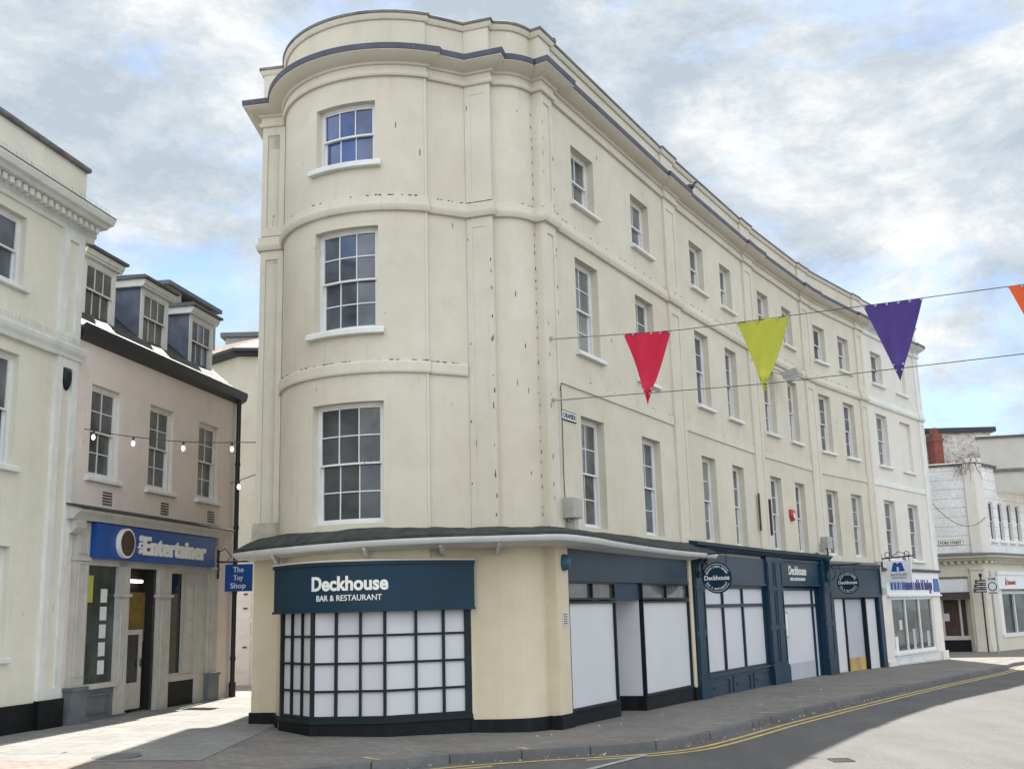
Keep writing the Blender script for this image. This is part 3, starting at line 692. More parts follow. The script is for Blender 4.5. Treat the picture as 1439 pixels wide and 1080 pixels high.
# ground floor of the joint pilaster: cream
q = MB(); pbox(q, W, B(0) + 5.63, B(1) + .1, -.3, 2.8, -.3, .05); q.build('pilaster', M['buff'], MAIN)
q = MB(); pbox(q, W, B(0) + 5.62, B(1) + .11, -.3, .2, -.2, .08); q.build('plinth', M['black'], MAIN)
# navy shopfront with panelled pilasters
def navy_pilaster(a, b, d, z1=2.92, cols=1, base=.3, gnd=-.3):
    q = MB(); pbox(q, W, a, b, gnd, z1, -.4, d)
    n = cols; ww = (b - a) / n
    for i in range(n):
        x0 = a + ww * i + .06; x1 = a + ww * (i + 1) - .06
        for z0, zz in ((base + .1, 1.2), (1.28, 2.1), (2.2, z1 - .12)):
            for e in ((x0, x1, z0, z0 + .025), (x0, x1, zz - .025, zz), (x0, x0 + .025, z0 + .025, zz - .025), (x1 - .025, x1, z0 + .025, zz - .025)): pbox(q, W, *e, d - .01, d + .014)
    pbox(q, W, a - .02, b + .02, gnd, base, -.3, d + .04); pbox(q, W, a - .01, b + .01, base, base + .05, -.3, d + .025)
    pbox(q, W, a - .015, b + .015, 2.12, 2.17, -.3, d + .03)
    return q.build('shopfront_pilaster', M['navy'], MAIN)
navy_pilaster(B(1) + .12, B(1) + .7, .1)
q = MB(); pbox(q, W, B(1) + .7, B(1) + 4.93, 2.27, 2.86, -.3, .08); pbox(q, W, B(1) + .7, B(1) + 4.93, 2.22, 2.268, -.2, .1)
q.build('fascia_board', M['navy_slate'], MAIN)
q = MB(); sweep(q, W, B(1) + .05, B(3) + .08, [(-.3, 2.92), (.12, 2.92), (.16, 2.95), (.2, 3.0), (.24, 3.02), (.24, 3.05), (-.02, 3.1), (-.3, 3.1)]); q.build('shopfront_cornice', M['navy'], MAIN)
q = MB(); sweep(q, W, B(1) + .05, B(3) + .08, [(-.02, 3.101), (.255, 3.052), (.25, 3.066), (-.02, 3.13)]); q.build('cornice_flashing', M['mossy'], MAIN)
a, b = B(1) + .72, B(1) + 4.93
board(a, b, .36, 2.22, 0, 'panel', 'boarded_window', .07, (1.78,), (a + (b - a) * .3, a + (b - a) * .615), 'navy')
q = MB(); pbox(q, W, a, b, -.4, .36, -.2, .04); pbox(q, W, a, b, .34, .385, -.1, .09)
for i in range(3):
    x0 = a + (b - a) / 3 * i + .12; x1 = a + (b - a) / 3 * (i + 1) - .12
    for e in ((x0, x1, -.08, -.05), (x0, x1, .25, .28), (x0, x0 + .03, -.05, .25), (x1 - .03, x1, -.05, .25), (x0 + .2, x1 - .2, .08, .13)): pbox(q, W, *e, .03, .065)
q.build('stall_riser', M['navy_slate'], MAIN)
navy_pilaster(B(1) + 4.93, B(2) + .75, .13, 2.92, 2)
# doorway with its own small fascia
a, b = B(2) + .75, B(2) + 4.05
q = MB(); pbox(q, W, a, b, 2.27, 2.9, -.3, .04)
for e in ((a, b, 2.23, 2.28), (a, b, 2.84, 2.9), (a, a + .05, 2.28, 2.84), (b - .05, b, 2.28, 2.84)): pbox(q, W, *e, 0, .08)
df = q.build('fascia_board', M['navy'], MAIN)
q = MB(); text_path(q, 'Deckhouse', W, a + 1.45, 2.63, .042, 1.4, .23, .012); q.build('lettering', M['sign_text'], df)
q = MB(); text_path(q, 'BAR & RESTAURANT', W, a + 1.45, 2.41, .042, 1.2, .08, .004); q.build('lettering', M['sign_text'], df)
dd = board(a, b, -.35, 2.2, -.1, 'panel', 'boarded_door', .07, (1.74,), (a + 2.9,), 'navy')
q = MB(); pquad(q, W, a + .07, a + 2.86, -.35, .3, -.114); q.build('kick_panel', M['panel_dim'], dd)
q = MB(); pbox(q, W, a + .02, a + .3, .95, 1.6, .0, .09); o = q.build('menu_case', M['steel'], MAIN)
q = MB(); pbox(q, W, a + .06, a + .26, 1.0, 1.55, .08, .094); q.build('menu_sheet', M['signwhite'], o)
navy_pilaster(B(2) + 4.05, B(3) + .06, .12)
for (t, d0) in ((B(1) + .25, .1), (B(1) + .55, .1), (B(2) + 4.35, .12)):   # scrolled console brackets under the cornice
    q = MB(); prof = [(d0, 2.35), (d0 + .05, 2.37), (d0 + .07, 2.45), (d0 + .045, 2.53), (d0 + .06, 2.62), (d0 + .12, 2.72), (d0 + .15, 2.84), (d0 + .13, 2.92), (d0, 2.92)]
    sweep(q, W, t, t + .14, prof); q.build('console_bracket', M['navy'], MAIN)
# last navy shopfront, lower
a, b = B(3) + .08, B(3) + 4.05
q = MB(); pbox(q, W, a, b, 1.98, 2.82, -.3, .08)
for e in ((a, b, 1.93, 2.0), (a, b, 2.76, 2.84), (a, a + .06, 2.0, 2.76), (b - .06, b, 2.0, 2.76)): pbox(q, W, *e, .02, .12)
q.build('fascia_board', M['navy_slate'], MAIN)
q = MB(); sweep(q, W, a, b, [(-.2, 2.84), (.14, 2.84), (.17, 2.88), (-.02, 2.97), (-.2, 2.97)]); q.build('cornice_flashing', M['lead'], MAIN)
q = MB(); pbox(q, W, a, a + .32, -.5, 1.93, -.3, .05); q.build('shopfront_pilaster', M['navy'], MAIN)
q = MB(); pbox(q, W, b - .3, b, -.5, 1.93, -.3, .1); q.build('shopfront_pilaster', M['navy'], MAIN)
board(a + .32, a + 1.15, -.45, 1.93, 0., 'panel', 'boarded_window', .04)
board(a + 2.72, b - .3, -.45, 1.93, 0., 'panel', 'boarded_window', .05)
dd = board(a + 1.15, a + 2.72, -.5, 1.93, -.06, 'panel_dim', 'boarded_door', .06)
q = MB(); pquad(q, W, a + 1.21, a + 2.66, -.45, .22, -.074); q.build('kick_panel', M['yellow_board'], dd)
q = MB(); pbox(q, W, a + 1.1, a + 1.16, -.5, 1.93, -.35, .03); pbox(q, W, a + 2.7, a + 2.77, -.5, 1.93, -.35, .03); q.build('door_post', M['navy_dark'], MAIN)
q = MB(); pbox(q, W, a + .3, a + 1.15, -.5, -.12, -.1, .036); pbox(q, W, a + 2.77, b - .28, -.5, -.16, -.1, .036); pbox(q, W, a + 1.2, a + 2.68, -.5, -.24, -.1, -.03); q.build('base_board', M['rust'], MAIN)
# filling behind the shopfronts so nothing shows through
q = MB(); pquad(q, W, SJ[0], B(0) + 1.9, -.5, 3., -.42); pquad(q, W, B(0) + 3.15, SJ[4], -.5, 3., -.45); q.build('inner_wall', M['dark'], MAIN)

# ------------------------------------------------------------------ end house shopfront
a, b = B(4) + .3, B(4) + 5.55
q = MB(); pbox(q, W, a, b, 1.98, 2.72, -.3, .1); q.build('fascia_board', M['signwhite'], ENDB)
fasE = ENDB.children[-1]
q = MB(); sweep(q, W, a - .05, b + .05, [(-.1, 2.72), (.15, 2.72), (.19, 2.79), (-.1, 2.86)]); q.build('shop_cornice', M['lead'], ENDB)
q = MB(); pbox(q, W, a, b, 1.93, 1.985, -.1, .16); q.build('shop_moulding', M['white'], ENDB)
# the blurred blue lettering of the fascia: a run of rounded letter strokes
def strokes(mb, s0, s1, z0, z1, n, d, seed):
    r = random.Random(seed); wdt = (s1 - s0) / n
    for i in range(n):
        x = s0 + i * wdt; t = z1 if r.random() < .45 else z0 + (z1 - z0) * .72
        kind = r.randint(0, 3); sw = wdt * .27
        pbox(mb, W, x + wdt * .05, x + wdt * .05 + sw, z0, t, d, d + .02)
        if kind != 3:
            tt = z0 + (z1 - z0) * .72
            pbox(mb, W, x + wdt * .62, x + wdt * .62 + sw, z0, tt, d, d + .02)
            pbox(mb, W, x + wdt * .05 + sw, x + wdt * .62, tt - .07, tt, d, d + .02)
            if kind == 1: pbox(mb, W, x + wdt * .05 + sw, x + wdt * .62, z0, z0 + .07, d, d + .02)
q = MB(); strokes(q, a + .35, a + 1.7, 2.14, 2.48, 9, .101, 3); q.build('lettering', M['tealblue'], fasE)
q = MB(); strokes(q, a + 1.72, a + 4.4, 2.14, 2.48, 17, .101, 5); pbox(q, W, a + 4.12, a + 4.26, 2.03, 2.16, .101, .12); q.build('lettering', M['indigo'], fasE)
q = MB(); c_ = [W.at(a + 4.55, .102, 2.08), W.at(a + 5.2, .102, 2.08), W.at(a + 5.1, .102, 2.52), W.at(a + 4.62, .102, 2.52)]; c2 = [W.at(a + 4.55, .12, 2.08), W.at(a + 5.2, .12, 2.08), W.at(a + 5.1, .12, 2.52), W.at(a + 4.62, .12, 2.52)]
q.cage([c_, c2]); q.build('emblem', M['tealblue'], fasE)
w_ = board(a + .35, a + 4.4, .17, 1.93, .02, 'glass_green', 'shop_window', .09, (), (a + .35 + 1.35, a + .35 + 2.7), 'white', parent=ENDB)
for x, z0, z1, mt in ((.6, .25, .7, 'signwhite'), (1.1, .9, 1.2, 'signgrey'), (2.3, .25, .9, 'panel_dim'), (3.7, .3, .8, 'panel_dim')):
    q = MB(); pbox(q, W, a + x, a + x + .28, z0, z1, .003, .007); q.build('display_card', M[mt], w_)
q = MB(); pbox(q, W, a - .35, a + .35, -.6, 1.98, -.3, .06); pbox(q, W, a - .35, a + .35, -.6, -.02, -.2, .1); q.build('shop_pier', M['white_render'], ENDB)
q = MB(); pbox(q, W, a + 4.4, b, -.6, 1.98, -.3, .08); pbox(q, W, b - .5, b + .1, -.6, .1, -.3, .16); q.build('shop_pier', M['white_render'], ENDB)
q = MB(); pbox(q, W, a + .35, a + 4.4, -.6, .17, -.2, .08); pbox(q, W, a + .3, a + 4.45, .13, .18, -.1, .14)
for i in range(3):
    x0 = a + .45 + 1.3 * i; x1 = x0 + 1.15
    for e in ((x0, x1, -.14, -.11), (x0, x1, .05, .08), (x0, x0 + .04, -.11, .05), (x1 - .04, x1, -.11, .05)): pbox(q, W, *e, .07, .1)
q.build('stall_riser', M['white'], ENDB)
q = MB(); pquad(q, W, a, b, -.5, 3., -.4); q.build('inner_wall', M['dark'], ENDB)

# ------------------------------------------------------------------ fittings on the main building
def wp(k, s, d, z): return W.at(SJ[k] + s, d, z)
u0, n0 = Vector((*U[0], 0)), Vector((*N[0], 0))
# street name plate
t = thing('street_nameplate', wp(0, .15, .02, 4.91), 'small white street nameplate reading CHEAPSIDE high on the long cream facade', 'street sign')
q = MB(); pbox(q, W, SJ[0] + .04, SJ[0] + .6, 4.83, 4.99, .001, .02); pl = q.build('plate', M['black'], t)
q = MB(); pbox(q, W, SJ[0] + .055, SJ[0] + .585, 4.845, 4.975, .015, .023); q.build('plate_face', M['signwhite'], t)
q = MB(); text_path(q, 'CHEAPSIDE', W, SJ[0] + .32, 4.91, .0235, .48, .085, .012, .004); q.build('lettering', M['black'], t)
# grey meter cabinet standing on the canopy
t = thing('meter_cabinet', wp(0, .05, .15, 3.1), 'grey metal cabinet fixed to the facade above the canopy corner', 'cabinet')
q = MB(); pbox(q, W, SJ[0] - .1, SJ[0] + .22, 3.2, 3.52, .06, .24); q.build('box', M['boxgrey'], t)
q = MB(); pbox(q, W, SJ[0] - .0, SJ[0] + .14, 3.02, 3.2, .1, .2); q.build('conduit', M['boxgrey'], t)
q = MB(); pbox(q, W, SJ[0] - .085, SJ[0] + .205, 3.215, 3.505, .24, .25); q.build('lid', M['boxgrey'], t)
# cable running down the corner pilaster
q = MB()
q.tube([P1.at(.36, .07, 5.3), P1.at(.37, .068, 4.6), P1.at(.36, .068, 3.9), P1.at(.38, .07, 3.3), P1.at(.42, .08, 3.15), wp(0, .1, .15, 3.07)], .008, 6)
q.tube([P1.at(.33, .07, 5.28), P1.at(.3, .1, 5.33), P1.at(.34, .09, 5.4)], .01, 6)
o = q.build('wall_cable', M['cable']); tag(o, 'dark cable running down the corner pilaster to the canopy', 'cable')
# blue bulkhead lamp and notice plate on the ground floor pilaster
t = thing('bulkhead_lamp', P1.at(.25, .05, 2.5), 'blue oval bulkhead lamp on the cream corner pilaster under the canopy', 'lamp')
q = MB(); c = P1.at(.25, .05, 2.5); q.cage([[c + u0 * (.075 * k * math.cos(a)) + Vector((0, 0, .13 * k * math.sin(a))) + n0 * h for a in [2 * math.pi * i / 20 for i in range(20)]] for k, h in ((1, 0), (1, .05), (.85, .09), (.55, .12))]); q.build('housing', M['lampblue'], t, 40)
q = MB(); c = P1.at(.29, .1, 2.47); q.cage([[c + u0 * (.05 * k * math.cos(a)) + Vector((0, 0, .07 * k * math.sin(a))) + n0 * h for a in [2 * math.pi * i / 14 for i in range(14)]] for k, h in ((1, 0), (1, .03), (.6, .05))]); q.build('lens', M['signgrey'], t, 40)
t = thing('notice_plate', P1.at(.25, .05, 1.62), 'small grey engraved notice plate on the cream corner pilaster', 'sign')
q = MB(); pbox(q, P1, .16, .35, 1.52, 1.74, .051, .062); q.build('plate', M['signgrey'], t)
q = MB()
for i in range(5): pbox(q, P1, .185 + .008 * (i % 2), .325 - .012 * (i % 3), 1.555 + .035 * i, 1.567 + .035 * i, .062, .064)
q.build('lettering', M['black'], t)
# two long dark slots, red alarm, junction box, floodlight
for s, z0, z1 in ((B(2) - .42, 3.55, 4.45), (B(2) + .42, 3.47, 4.37)):
    q = MB(); pbox(q, W, s - .03, s + .03, z0, z1, .051 if s < B(2) + .3 else .001, .085); o = q.build('fixing_channel', M['cable'])
    tag(o, '%s narrow dark upright channel on the cream first floor wall' % ('left hand' if s < B(2) else 'right hand'), 'channel', 'upright channels on the facade')
t = thing('alarm_box', wp(2, 2.15, 0, 4.08), 'red bell shaped alarm box between two first floor windows', 'alarm')
q = MB(); q.cage([[W.at(B(2) + 2.15 + x * k, h, 4.08 + z * k) for x, z in ((-.13, .14), (.13, .14), (.15, -.02), (.06, -.16), (-.06, -.16), (-.15, -.02))] for k, h in ((1, 0.001), (1, .06), (.8, .1))]); q.build('cover', M['redplastic'], t)
q = MB(); pbox(q, W, B(2) + 2.09, B(2) + 2.21, 4.0, 4.12, .1, .106); q.build('badge', M['signwhite'], t)
t = thing('junction_box', wp(3, -.05, .05, 3.1), 'grey junction box with cables above the navy door cornice', 'cabinet')
q = MB(); pbox(q, W, B(3) - .22, B(3) + .16, 3.28, 3.6, .055, .24); q.build('box', M['boxgrey'], t)
q = MB(); pbox(q, W, B(3) - .42, B(3) - .24, 3.22, 3.42, .052, .16); q.build('meter', M['steel'], t)
q = MB(); q.tube([W.at(B(3) - .03, .15, 3.28), W.at(B(3) - .04, .16, 3.18), W.at(B(3) - .1, .16, 3.08)], .03, 8); q.tube([W.at(B(3) - .5, .06, 3.1), W.at(B(3) - .9, .1, 3.14), W.at(B(3) - 1.1, .12, 3.1)], .015, 6); q.build('conduit', M['cable'], t)
t = thing('floodlight', wp(3, -2.4, 0, 7.8), 'grey floodlight on a bracket arm below the upper string course', 'lamp')
c = W.at(B(2) + 1.75, 0, 7.72)
n3 = Vector((*N[2], 0)); u3 = Vector((*U[2], 0))
q = MB(); q.tube([c - u3 * .35 + Vector((0, 0, .22)) + n3 * .02, c + n3 * .3 + Vector((0, 0, .06))], .022, 8); q.tube([c - u3 * .5 + Vector((0, 0, .1)) + n3 * .02, c + n3 * .35], .018, 8); q.build('arm', M['steel'], t)
q = MB(); q.box(c + n3 * .28 - u3 * .22 + Vector((0, 0, -.1)), u3 * .42, n3 * .42 + Vector((0, 0, .1)), Vector((0, 0, .16)) - n3 * .05); q.build('housing', M['boxgrey'], t)
q = MB(); q.box(c + n3 * .3 - u3 * .2 + Vector((0, 0, -.125)), u3 * .38, n3 * .38 + Vector((0, 0, .09)), Vector((0, 0, .02))); q.build('lens', M['signwhite'], t)

# round hanging signs
def roundel(loc_s, z, label):
    c = W.at(loc_s[0], .1, z); k = loc_s[2]; n = Vector((*N[k], 0)); u = -Vector((*U[k], 0))   # sign plane holds n; faces down the street
    t = thing('hanging_sign', c, label, 'sign', 'round hanging signs of the navy shopfronts')
    r = .315; cc = c + n * loc_s[1]
    q = MB(); q.tube([c + n * -.1 + Vector((0, 0, .47)), c + n * (loc_s[1] + .38) + Vector((0, 0, .5))], .017, 8)
    q.tube([c + Vector((0, 0, .55)), c + Vector((0, 0, .1))], .02, 8)
    pts = [c + n * (.04 + .12 * math.sin(i * math.pi / 6)) * 1 + Vector((0, 0, .47 - .4 * i / 6)) for i in range(7)]; q.tube(pts, .014, 6)
    for s_ in (-.21, .21): q.tube([cc + n * s_ + Vector((0, 0, .49)), cc + n * (s_ * 1.02) + Vector((0, 0, .42)), cc + n * (s_ * .95) + Vector((0, 0, .25))], .012, 6)
    br = q.build('bracket', M['iron'], t)
    q = MB(); q.disc(cc - u * .02, u, r, .04, 48); q.build('board', M['navy'], t)
    f = cc + u * .021
    q = MB(); q.ring(f, u, .272, .28, .004, 25, 155); q.ring(f, u, .272, .28, .004, 205, 335); q.build('ring', M['sign_text'], t)
    q = MB(); text_plane(q, 'Deckhouse', f, n, u, .53, .095, .018); q.build('lettering', M['sign_text'], t)
    q = MB(); text_arc(q, 'BRUNCH LUNCH DINNER', f, n, u, .225, 157, 23, .04, False, .01); text_arc(q, 'BAR & RESTAURANT', f, n, u, .225, 207, 333, .04, True, .01)
    q.build('lettering', M['sign_text'], t)
def sign_at(k, s, px_d): return (SJ[k] + s, px_d, k)
roundel(sign_at(1, .25, .44), 2.335, 'larger looking round navy hanging sign nearest the camera, before the boarded three light window')
roundel(sign_at(3, .15, .5), 2.33, 'round navy hanging sign in front of the lower fascia beside the boarded door')
# white hanging sign with a blue emblem on the end house
k = 4; c = wp(4, .3, .02, 2.85); n = Vector((*N[4], 0)); u = -Vector((*U[4], 0))
t = thing('hanging_sign', c, 'square white hanging sign with a blue tapered emblem on black scrolled ironwork', 'sign')
q = MB(); q.tube([c + Vector((0, 0, .4)), c + Vector((0, 0, -.05))], .03, 8); q.tube([c + Vector((0, 0, .25)), c + n * 1.0 + Vector((0, 0, .3))], .022, 8)
for x in (.2, .8): q.ring(c + n * x + Vector((0, 0, .36)), u, .07, .09, .02, 0, 360, 18)
q.tube([c + n * .3 + Vector((0, 0, .27)), c + n * .55 + Vector((0, 0, .45)), c + n * .9 + Vector((0, 0, .3))], .012, 6)
for x in (.25, .85): q.tube([c + n * x + Vector((0, 0, .27)), c + n * x + Vector((0, 0, .14))], .012, 6)
q.build('bracket', M['iron'], t)
q = MB(); q.box(c + n * .1 + Vector((0, 0, -.48)) - u * .02, n * .8, Vector((0, 0, .64)), u * .04); q.build('board', M['signwhite'], t)
f = c + u * .0205
q = MB(); e = [(.28, -.16), (.7, -.16), (.62, .11), (.36, .11)]
q.cage([[f + n * x + Vector((0, 0, z)) + u * h for x, z in e] for h in (0, .005)]); q.build('emblem', M['blue'], t)
q = MB(); q.disc(f + n * .49 + Vector((0, 0, -.06)) + u * .0052, u, .04, .003, 16); q.box(f + n * .455 + Vector((0, 0, -.15)) + u * .0052, n * .07, Vector((0, 0, .09)), u * .003); q.disc(f + n * .49 + Vector((0, 0, .1)) + u * .0052, u, .03, .003, 12); q.build('keyhole', M['signwhite'], t)
q = MB(); text_plane(q, 'AUTOLIFE', f + n * .5 + Vector((0, 0, -.26)), n, u, .52, .085, .005)
for i in range(9): q.box(f + n * (.27 + .053 * i) + Vector((0, 0, -.37)), n * .036, Vector((0, 0, .035)), u * .005)
q.build('lettering', M['signgrey'] if False else M['blue_grey'], t)
t = thing('alarm_box', wp(4, 2.35, 0, 2.98), 'small blue and white alarm box above the white shop fascia', 'alarm')
q = MB(); q.cage([[W.at(B(4) + 2.35 + x * k, h, 3.0 + z * k) for x, z in ((-.12, -.16), (.12, -.16), (.14, 0), (.0, .2), (-.14, 0))] for k, h in ((1, 0.001), (1, .07), (.8, .1))]); q.build('cover', M['leadblue'], t)
q = MB(); pbox(q, W, B(4) + 2.27, B(4) + 2.43, 2.86, 2.94, .1, .106); q.build('badge', M['signwhite'], t)

# ------------------------------------------------------------------ bunting across the street
O = Vector((.62, 17.35, 0)); D = Vector((.878, -.479, 0)).normalized(); ND = Vector((-.479, -.878, 0))
zu = lambda t: 6.07 - .075 * min(t, 2.2) / 1. + (.0 if t < 2.2 else -.018 * (t - 2.2)) + .0006 * (t - 5) ** 2
zl = lambda t: 5.07 - .045 * min(t, 3.5) - (.0 if t < 3.5 else .006 * (t - 3.5))
for nm, zf, lab in (('bunting_wire', zu, 'upper steel bunting wire that the pennant tops hang from'), ('bunting_wire', zl, 'lower steel bunting wire crossing the pennant tips')):
    t = thing(nm, O + Vector((0, 0, zf(0))), lab, 'wire', 'bunting wires')
    q = MB(); q.tube([O + D * x + Vector((0, 0, zf(x))) for x in [i * .45 for i in range(36)]], .006, 6); q.build('cable', M['cable'], t)
    q = MB(); q.tube([O + D * .1 + Vector((0, 0, zf(.1))), O + D * .55 + Vector((0, 0, zf(.55)))], .014, 8); q.tube([O + D * .85 + Vector((0, 0, zf(.85))), O + D * 1.0 + Vector((0, 0, zf(1)))], .012, 8); q.build('turnbuckle', M['steel'], t)
    q = MB(); q.disc(O - D * .04 + Vector((0, 0, zf(0))), D, .06, .03, 16); q.ring(O + D * .05 + Vector((0, 0, zf(0))), ND, .02, .04, .015, 0, 360, 14); q.build('anchor', M['steel'], t)
def pennant(t0, t1, mat, label, sway, zoff=0., O_=O, zf=zu, h=1.1, tip=None):
    c = (t0 + t1) / 2; base = O_ + D * c + Vector((0, 0, zf(c) + zoff))
    t = thing('pennant', base, label, 'pennant', 'bunting pennants')
    q = MB(); nr = 22; nc = 14
    for side in (0, 1):
        idx = {}
        base_n = len(q.v)
        for i in range(nr + 1):
            f = i / nr
            for j in range(nc + 1):
                g_ = j / nc
                x = t0 + (t1 - t0) * (g_ * (1 - f) + .5 * f) + sway * f * f
                z = zf(t0 + (t1 - t0) * g_) * (1 - f) + zf(c) * f - h * f - .004 * math.sin(g_ * math.pi * 5) ** 2 * (1 - f) + zoff
                off = .012 * math.sin(g_ * 17 + f * 9 + t0) * (1 - f) + .03 * math.sin(g_ * 7 + f * 4 + t0 * 3) * (.25 + f) * (1 - f * .5) + .03 * math.exp(-((f - .78) / .06) ** 2) - .03 * math.sin(f * 3.1) + (.0025 if side else -.0025)
                q.v.append(tuple(O_ + D * x + ND * off + Vector((0, 0, z))))
        for i in range(nr):
            for j in range(nc):
                a = base_n + i * (nc + 1) + j; ff = (a, a + 1, a + nc + 2, a + nc + 1); q.f.append(ff if side else ff[::-1])
    q.build('cloth', M[mat], t, 60)
    q = MB()
    for j in range(6):
        x = t0 + (t1 - t0) * (.02 + .96 * j / 5); q.ring(O_ + D * x + ND * .004 + Vector((0, 0, zf(x) - .018 + zoff)), ND, .008, .018, .006, 0, 360, 10)
    for f, g_ in ((.8, .1), (.8, .9), (.87, .1), (.87, .9)):
        x = t0 + (t1 - t0) * (g_ * (1 - f) + .5 * f) + sway * f * f; q.ring(O_ + D * x + ND * .03 + Vector((0, 0, zf(c) - h * f + zoff)), ND, .006, .015, .006, 0, 360, 10)
    q.build('eyelets', M['steel'], t)
pennant(1.31, 2.09, 'red', 'crimson red pennant nearest the cream wall', -.04, h=1.12)
pennant(3.13, 3.92, 'lime', 'lime green pennant between the red and the purple ones', -.05, h=1.1)
pennant(4.97, 5.77, 'purple', 'purple pennant against the sky', .0, h=1.12)
pennant(6.85, 7.65, 'orange', 'orange pennant cut off by the right edge of the picture', 0, h=1.1)
O2 = Vector((14.76, 31.6, -2.52))
pennant(1.42, 2.2, 'red', 'far small red pennant in front of the white corner building', 0, 0, O2, lambda t: 6.0, 1.1)
q = MB(); q.tube([O2 + D * x + Vector((0, 0, 6.0)) for x in (-.05, 1, 3, 6, 9)], .006, 6)
# (its wire runs on to the right, out of the picture)
q.v = [v for v in q.v]; t = thing('bunting_wire', O2 + D * 1.3 + Vector((0, 0, 6)), 'far bunting wire that holds the small red pennant', 'wire', 'bunting wires'); q = MB(); q.tube([O2 + D * x + Vector((0, 0, 6.0)) for x in (1.4, 3, 6, 9)], .006, 6); q.build('cable', M['cable'], t)

# pigeons on the cornice
def pigeon(p, face, label):
    t = thing('pigeon', p, label, 'pigeon', 'pigeons on the roof line'); f = Vector(face).normalized(); up = Vector((0, 0, 1)); p = Vector(p)
    q = MB(); spine = [(-.19, .085), (-.13, .1), (-.07, .12), (0, .135), (.06, .15), (.1, .185), (.12, .225), (.145, .255), (.175, .252), (.2, .245)]
    rad = [.012, .022, .05, .068, .066, .045, .03, .034, .022, .004]
    q.tube([p + f * a + up * b for a, b in spine], rad, 12); q.build('body', M['pigeon'], t, 60)
    q = MB(); s = f.cross(up)
    for k in (-.025, .025): q.tube([p + s * k + up * .08, p + s * k + up * .0], .007, 6)
    q.build('legs', M['redplastic'], t)
pigeon(W.at(SJ[0] + .35, -.06, 11.62), (.2, .9, 0), 'pigeon perched on the parapet coping above the corner pilaster')
pigeon(W.at(B(1) + .95, .2, 10.915), (.9, .1, 0), 'pigeon perched on the cornice ledge above the long facade')

# ------------------------------------------------------------------ pink building on the alley
PKA, PKB = Vector((-7.38, 18.25)), Vector((-6.23, 24.5)); up_ = (PKB - PKA).normalized()
PK = Path([tuple(PKA - up_ * 12), tuple(PKB + up_ * -.0)]); Z0 = 12.0
pk = lambda s: Z0 + s
PINK = thing('pink_building', (-7.2, 21.3, .17), 'dusty pink rendered building with slate roof, three dormers and a toy shop front', 'building')
wins = [(.43, 1.37), (2.44, 3.38), (4.47, 5.4)]
q = MB(); wall(q, PK, pk(-.12), PK.len - .0, -.2, 6.75, [(pk(a), pk(b), 4.24, 5.84) for a, b in wins] + [(pk(.5), pk(5.0), .0, 2.82, .1)], .2)
e = PK.at(PK.len, 0, 0); back = Vector((e.x - 7, e.y + 1.4, 0))
for z0, z1 in ((-.2, 6.75),): q.quad(Vector((e.x, e.y, z0)), Vector((back.x, back.y, z0)), Vector((back.x, back.y, z1)), Vector((e.x, e.y, z1)))
q.build('wall', M['pink'], PINK)
for i, (a, b) in enumerate(wins): sash(PINK, PK, pk(a), pk(b), 4.24, 5.84, 2, 2, 'glass', -.17, True, 'grey_wood' if False else 'white_trim', .1, .07, .07)
# gutter, fascia, slates
q = MB(); sweep(q, PK, pk(-.1), PK.len + .05, [(-.02, 6.52), (.06, 6.54), (.17, 6.6), (.2, 6.7), (.2, 6.78), (.16, 6.8), (.05, 6.74), (-.02, 6.74)]); q.build('gutter', M['iron'], PINK, 30)
ridge_d, ridge_z = -3.0, 9.39
nst = 26; q = MB()
for i in range(nst):
    f0, f1 = i / nst, (i + 1) / nst
    d0 = .14 + (ridge_d - .14) * f0; d1 = .14 + (ridge_d - .14) * f1; z0 = 6.69 + (ridge_z - 6.69) * f0; z1 = 6.69 + (ridge_z - 6.69) * f1
    a, b = pk(-.1), PK.len + .02
    nn = 22
    for j in range(nn):
        ta = a + (b - a) * j / nn; tb = a + (b - a) * (j + 1) / nn; h = random.uniform(.012, .026)
        q.quad(PK.at(ta, d0, z0 + h), PK.at(tb, d0, z0 + h), PK.at(tb, d1, z1 + .008), PK.at(ta, d1, z1 + .008))
        q.quad(PK.at(ta, d0, z0 - .01), PK.at(tb, d0, z0 - .01), PK.at(tb, d0, z0 + h), PK.at(ta, d0, z0 + h))
q.build('roof', M['slate'], PINK)
q = MB()
a, b = pk(-.1), PK.len + .01
q.quad(PK.at(a, ridge_d, ridge_z), PK.at(b, ridge_d, ridge_z), PK.at(b, -7, 6.7), PK.at(a, -7, 6.7))
for t in (a, b): q.add([PK.at(t, .05, 6.72), PK.at(t, ridge_d, ridge_z), PK.at(t, -7, 6.7)], [(0, 1, 2)])
q.build('rear_roof', M['lead'], PINK)
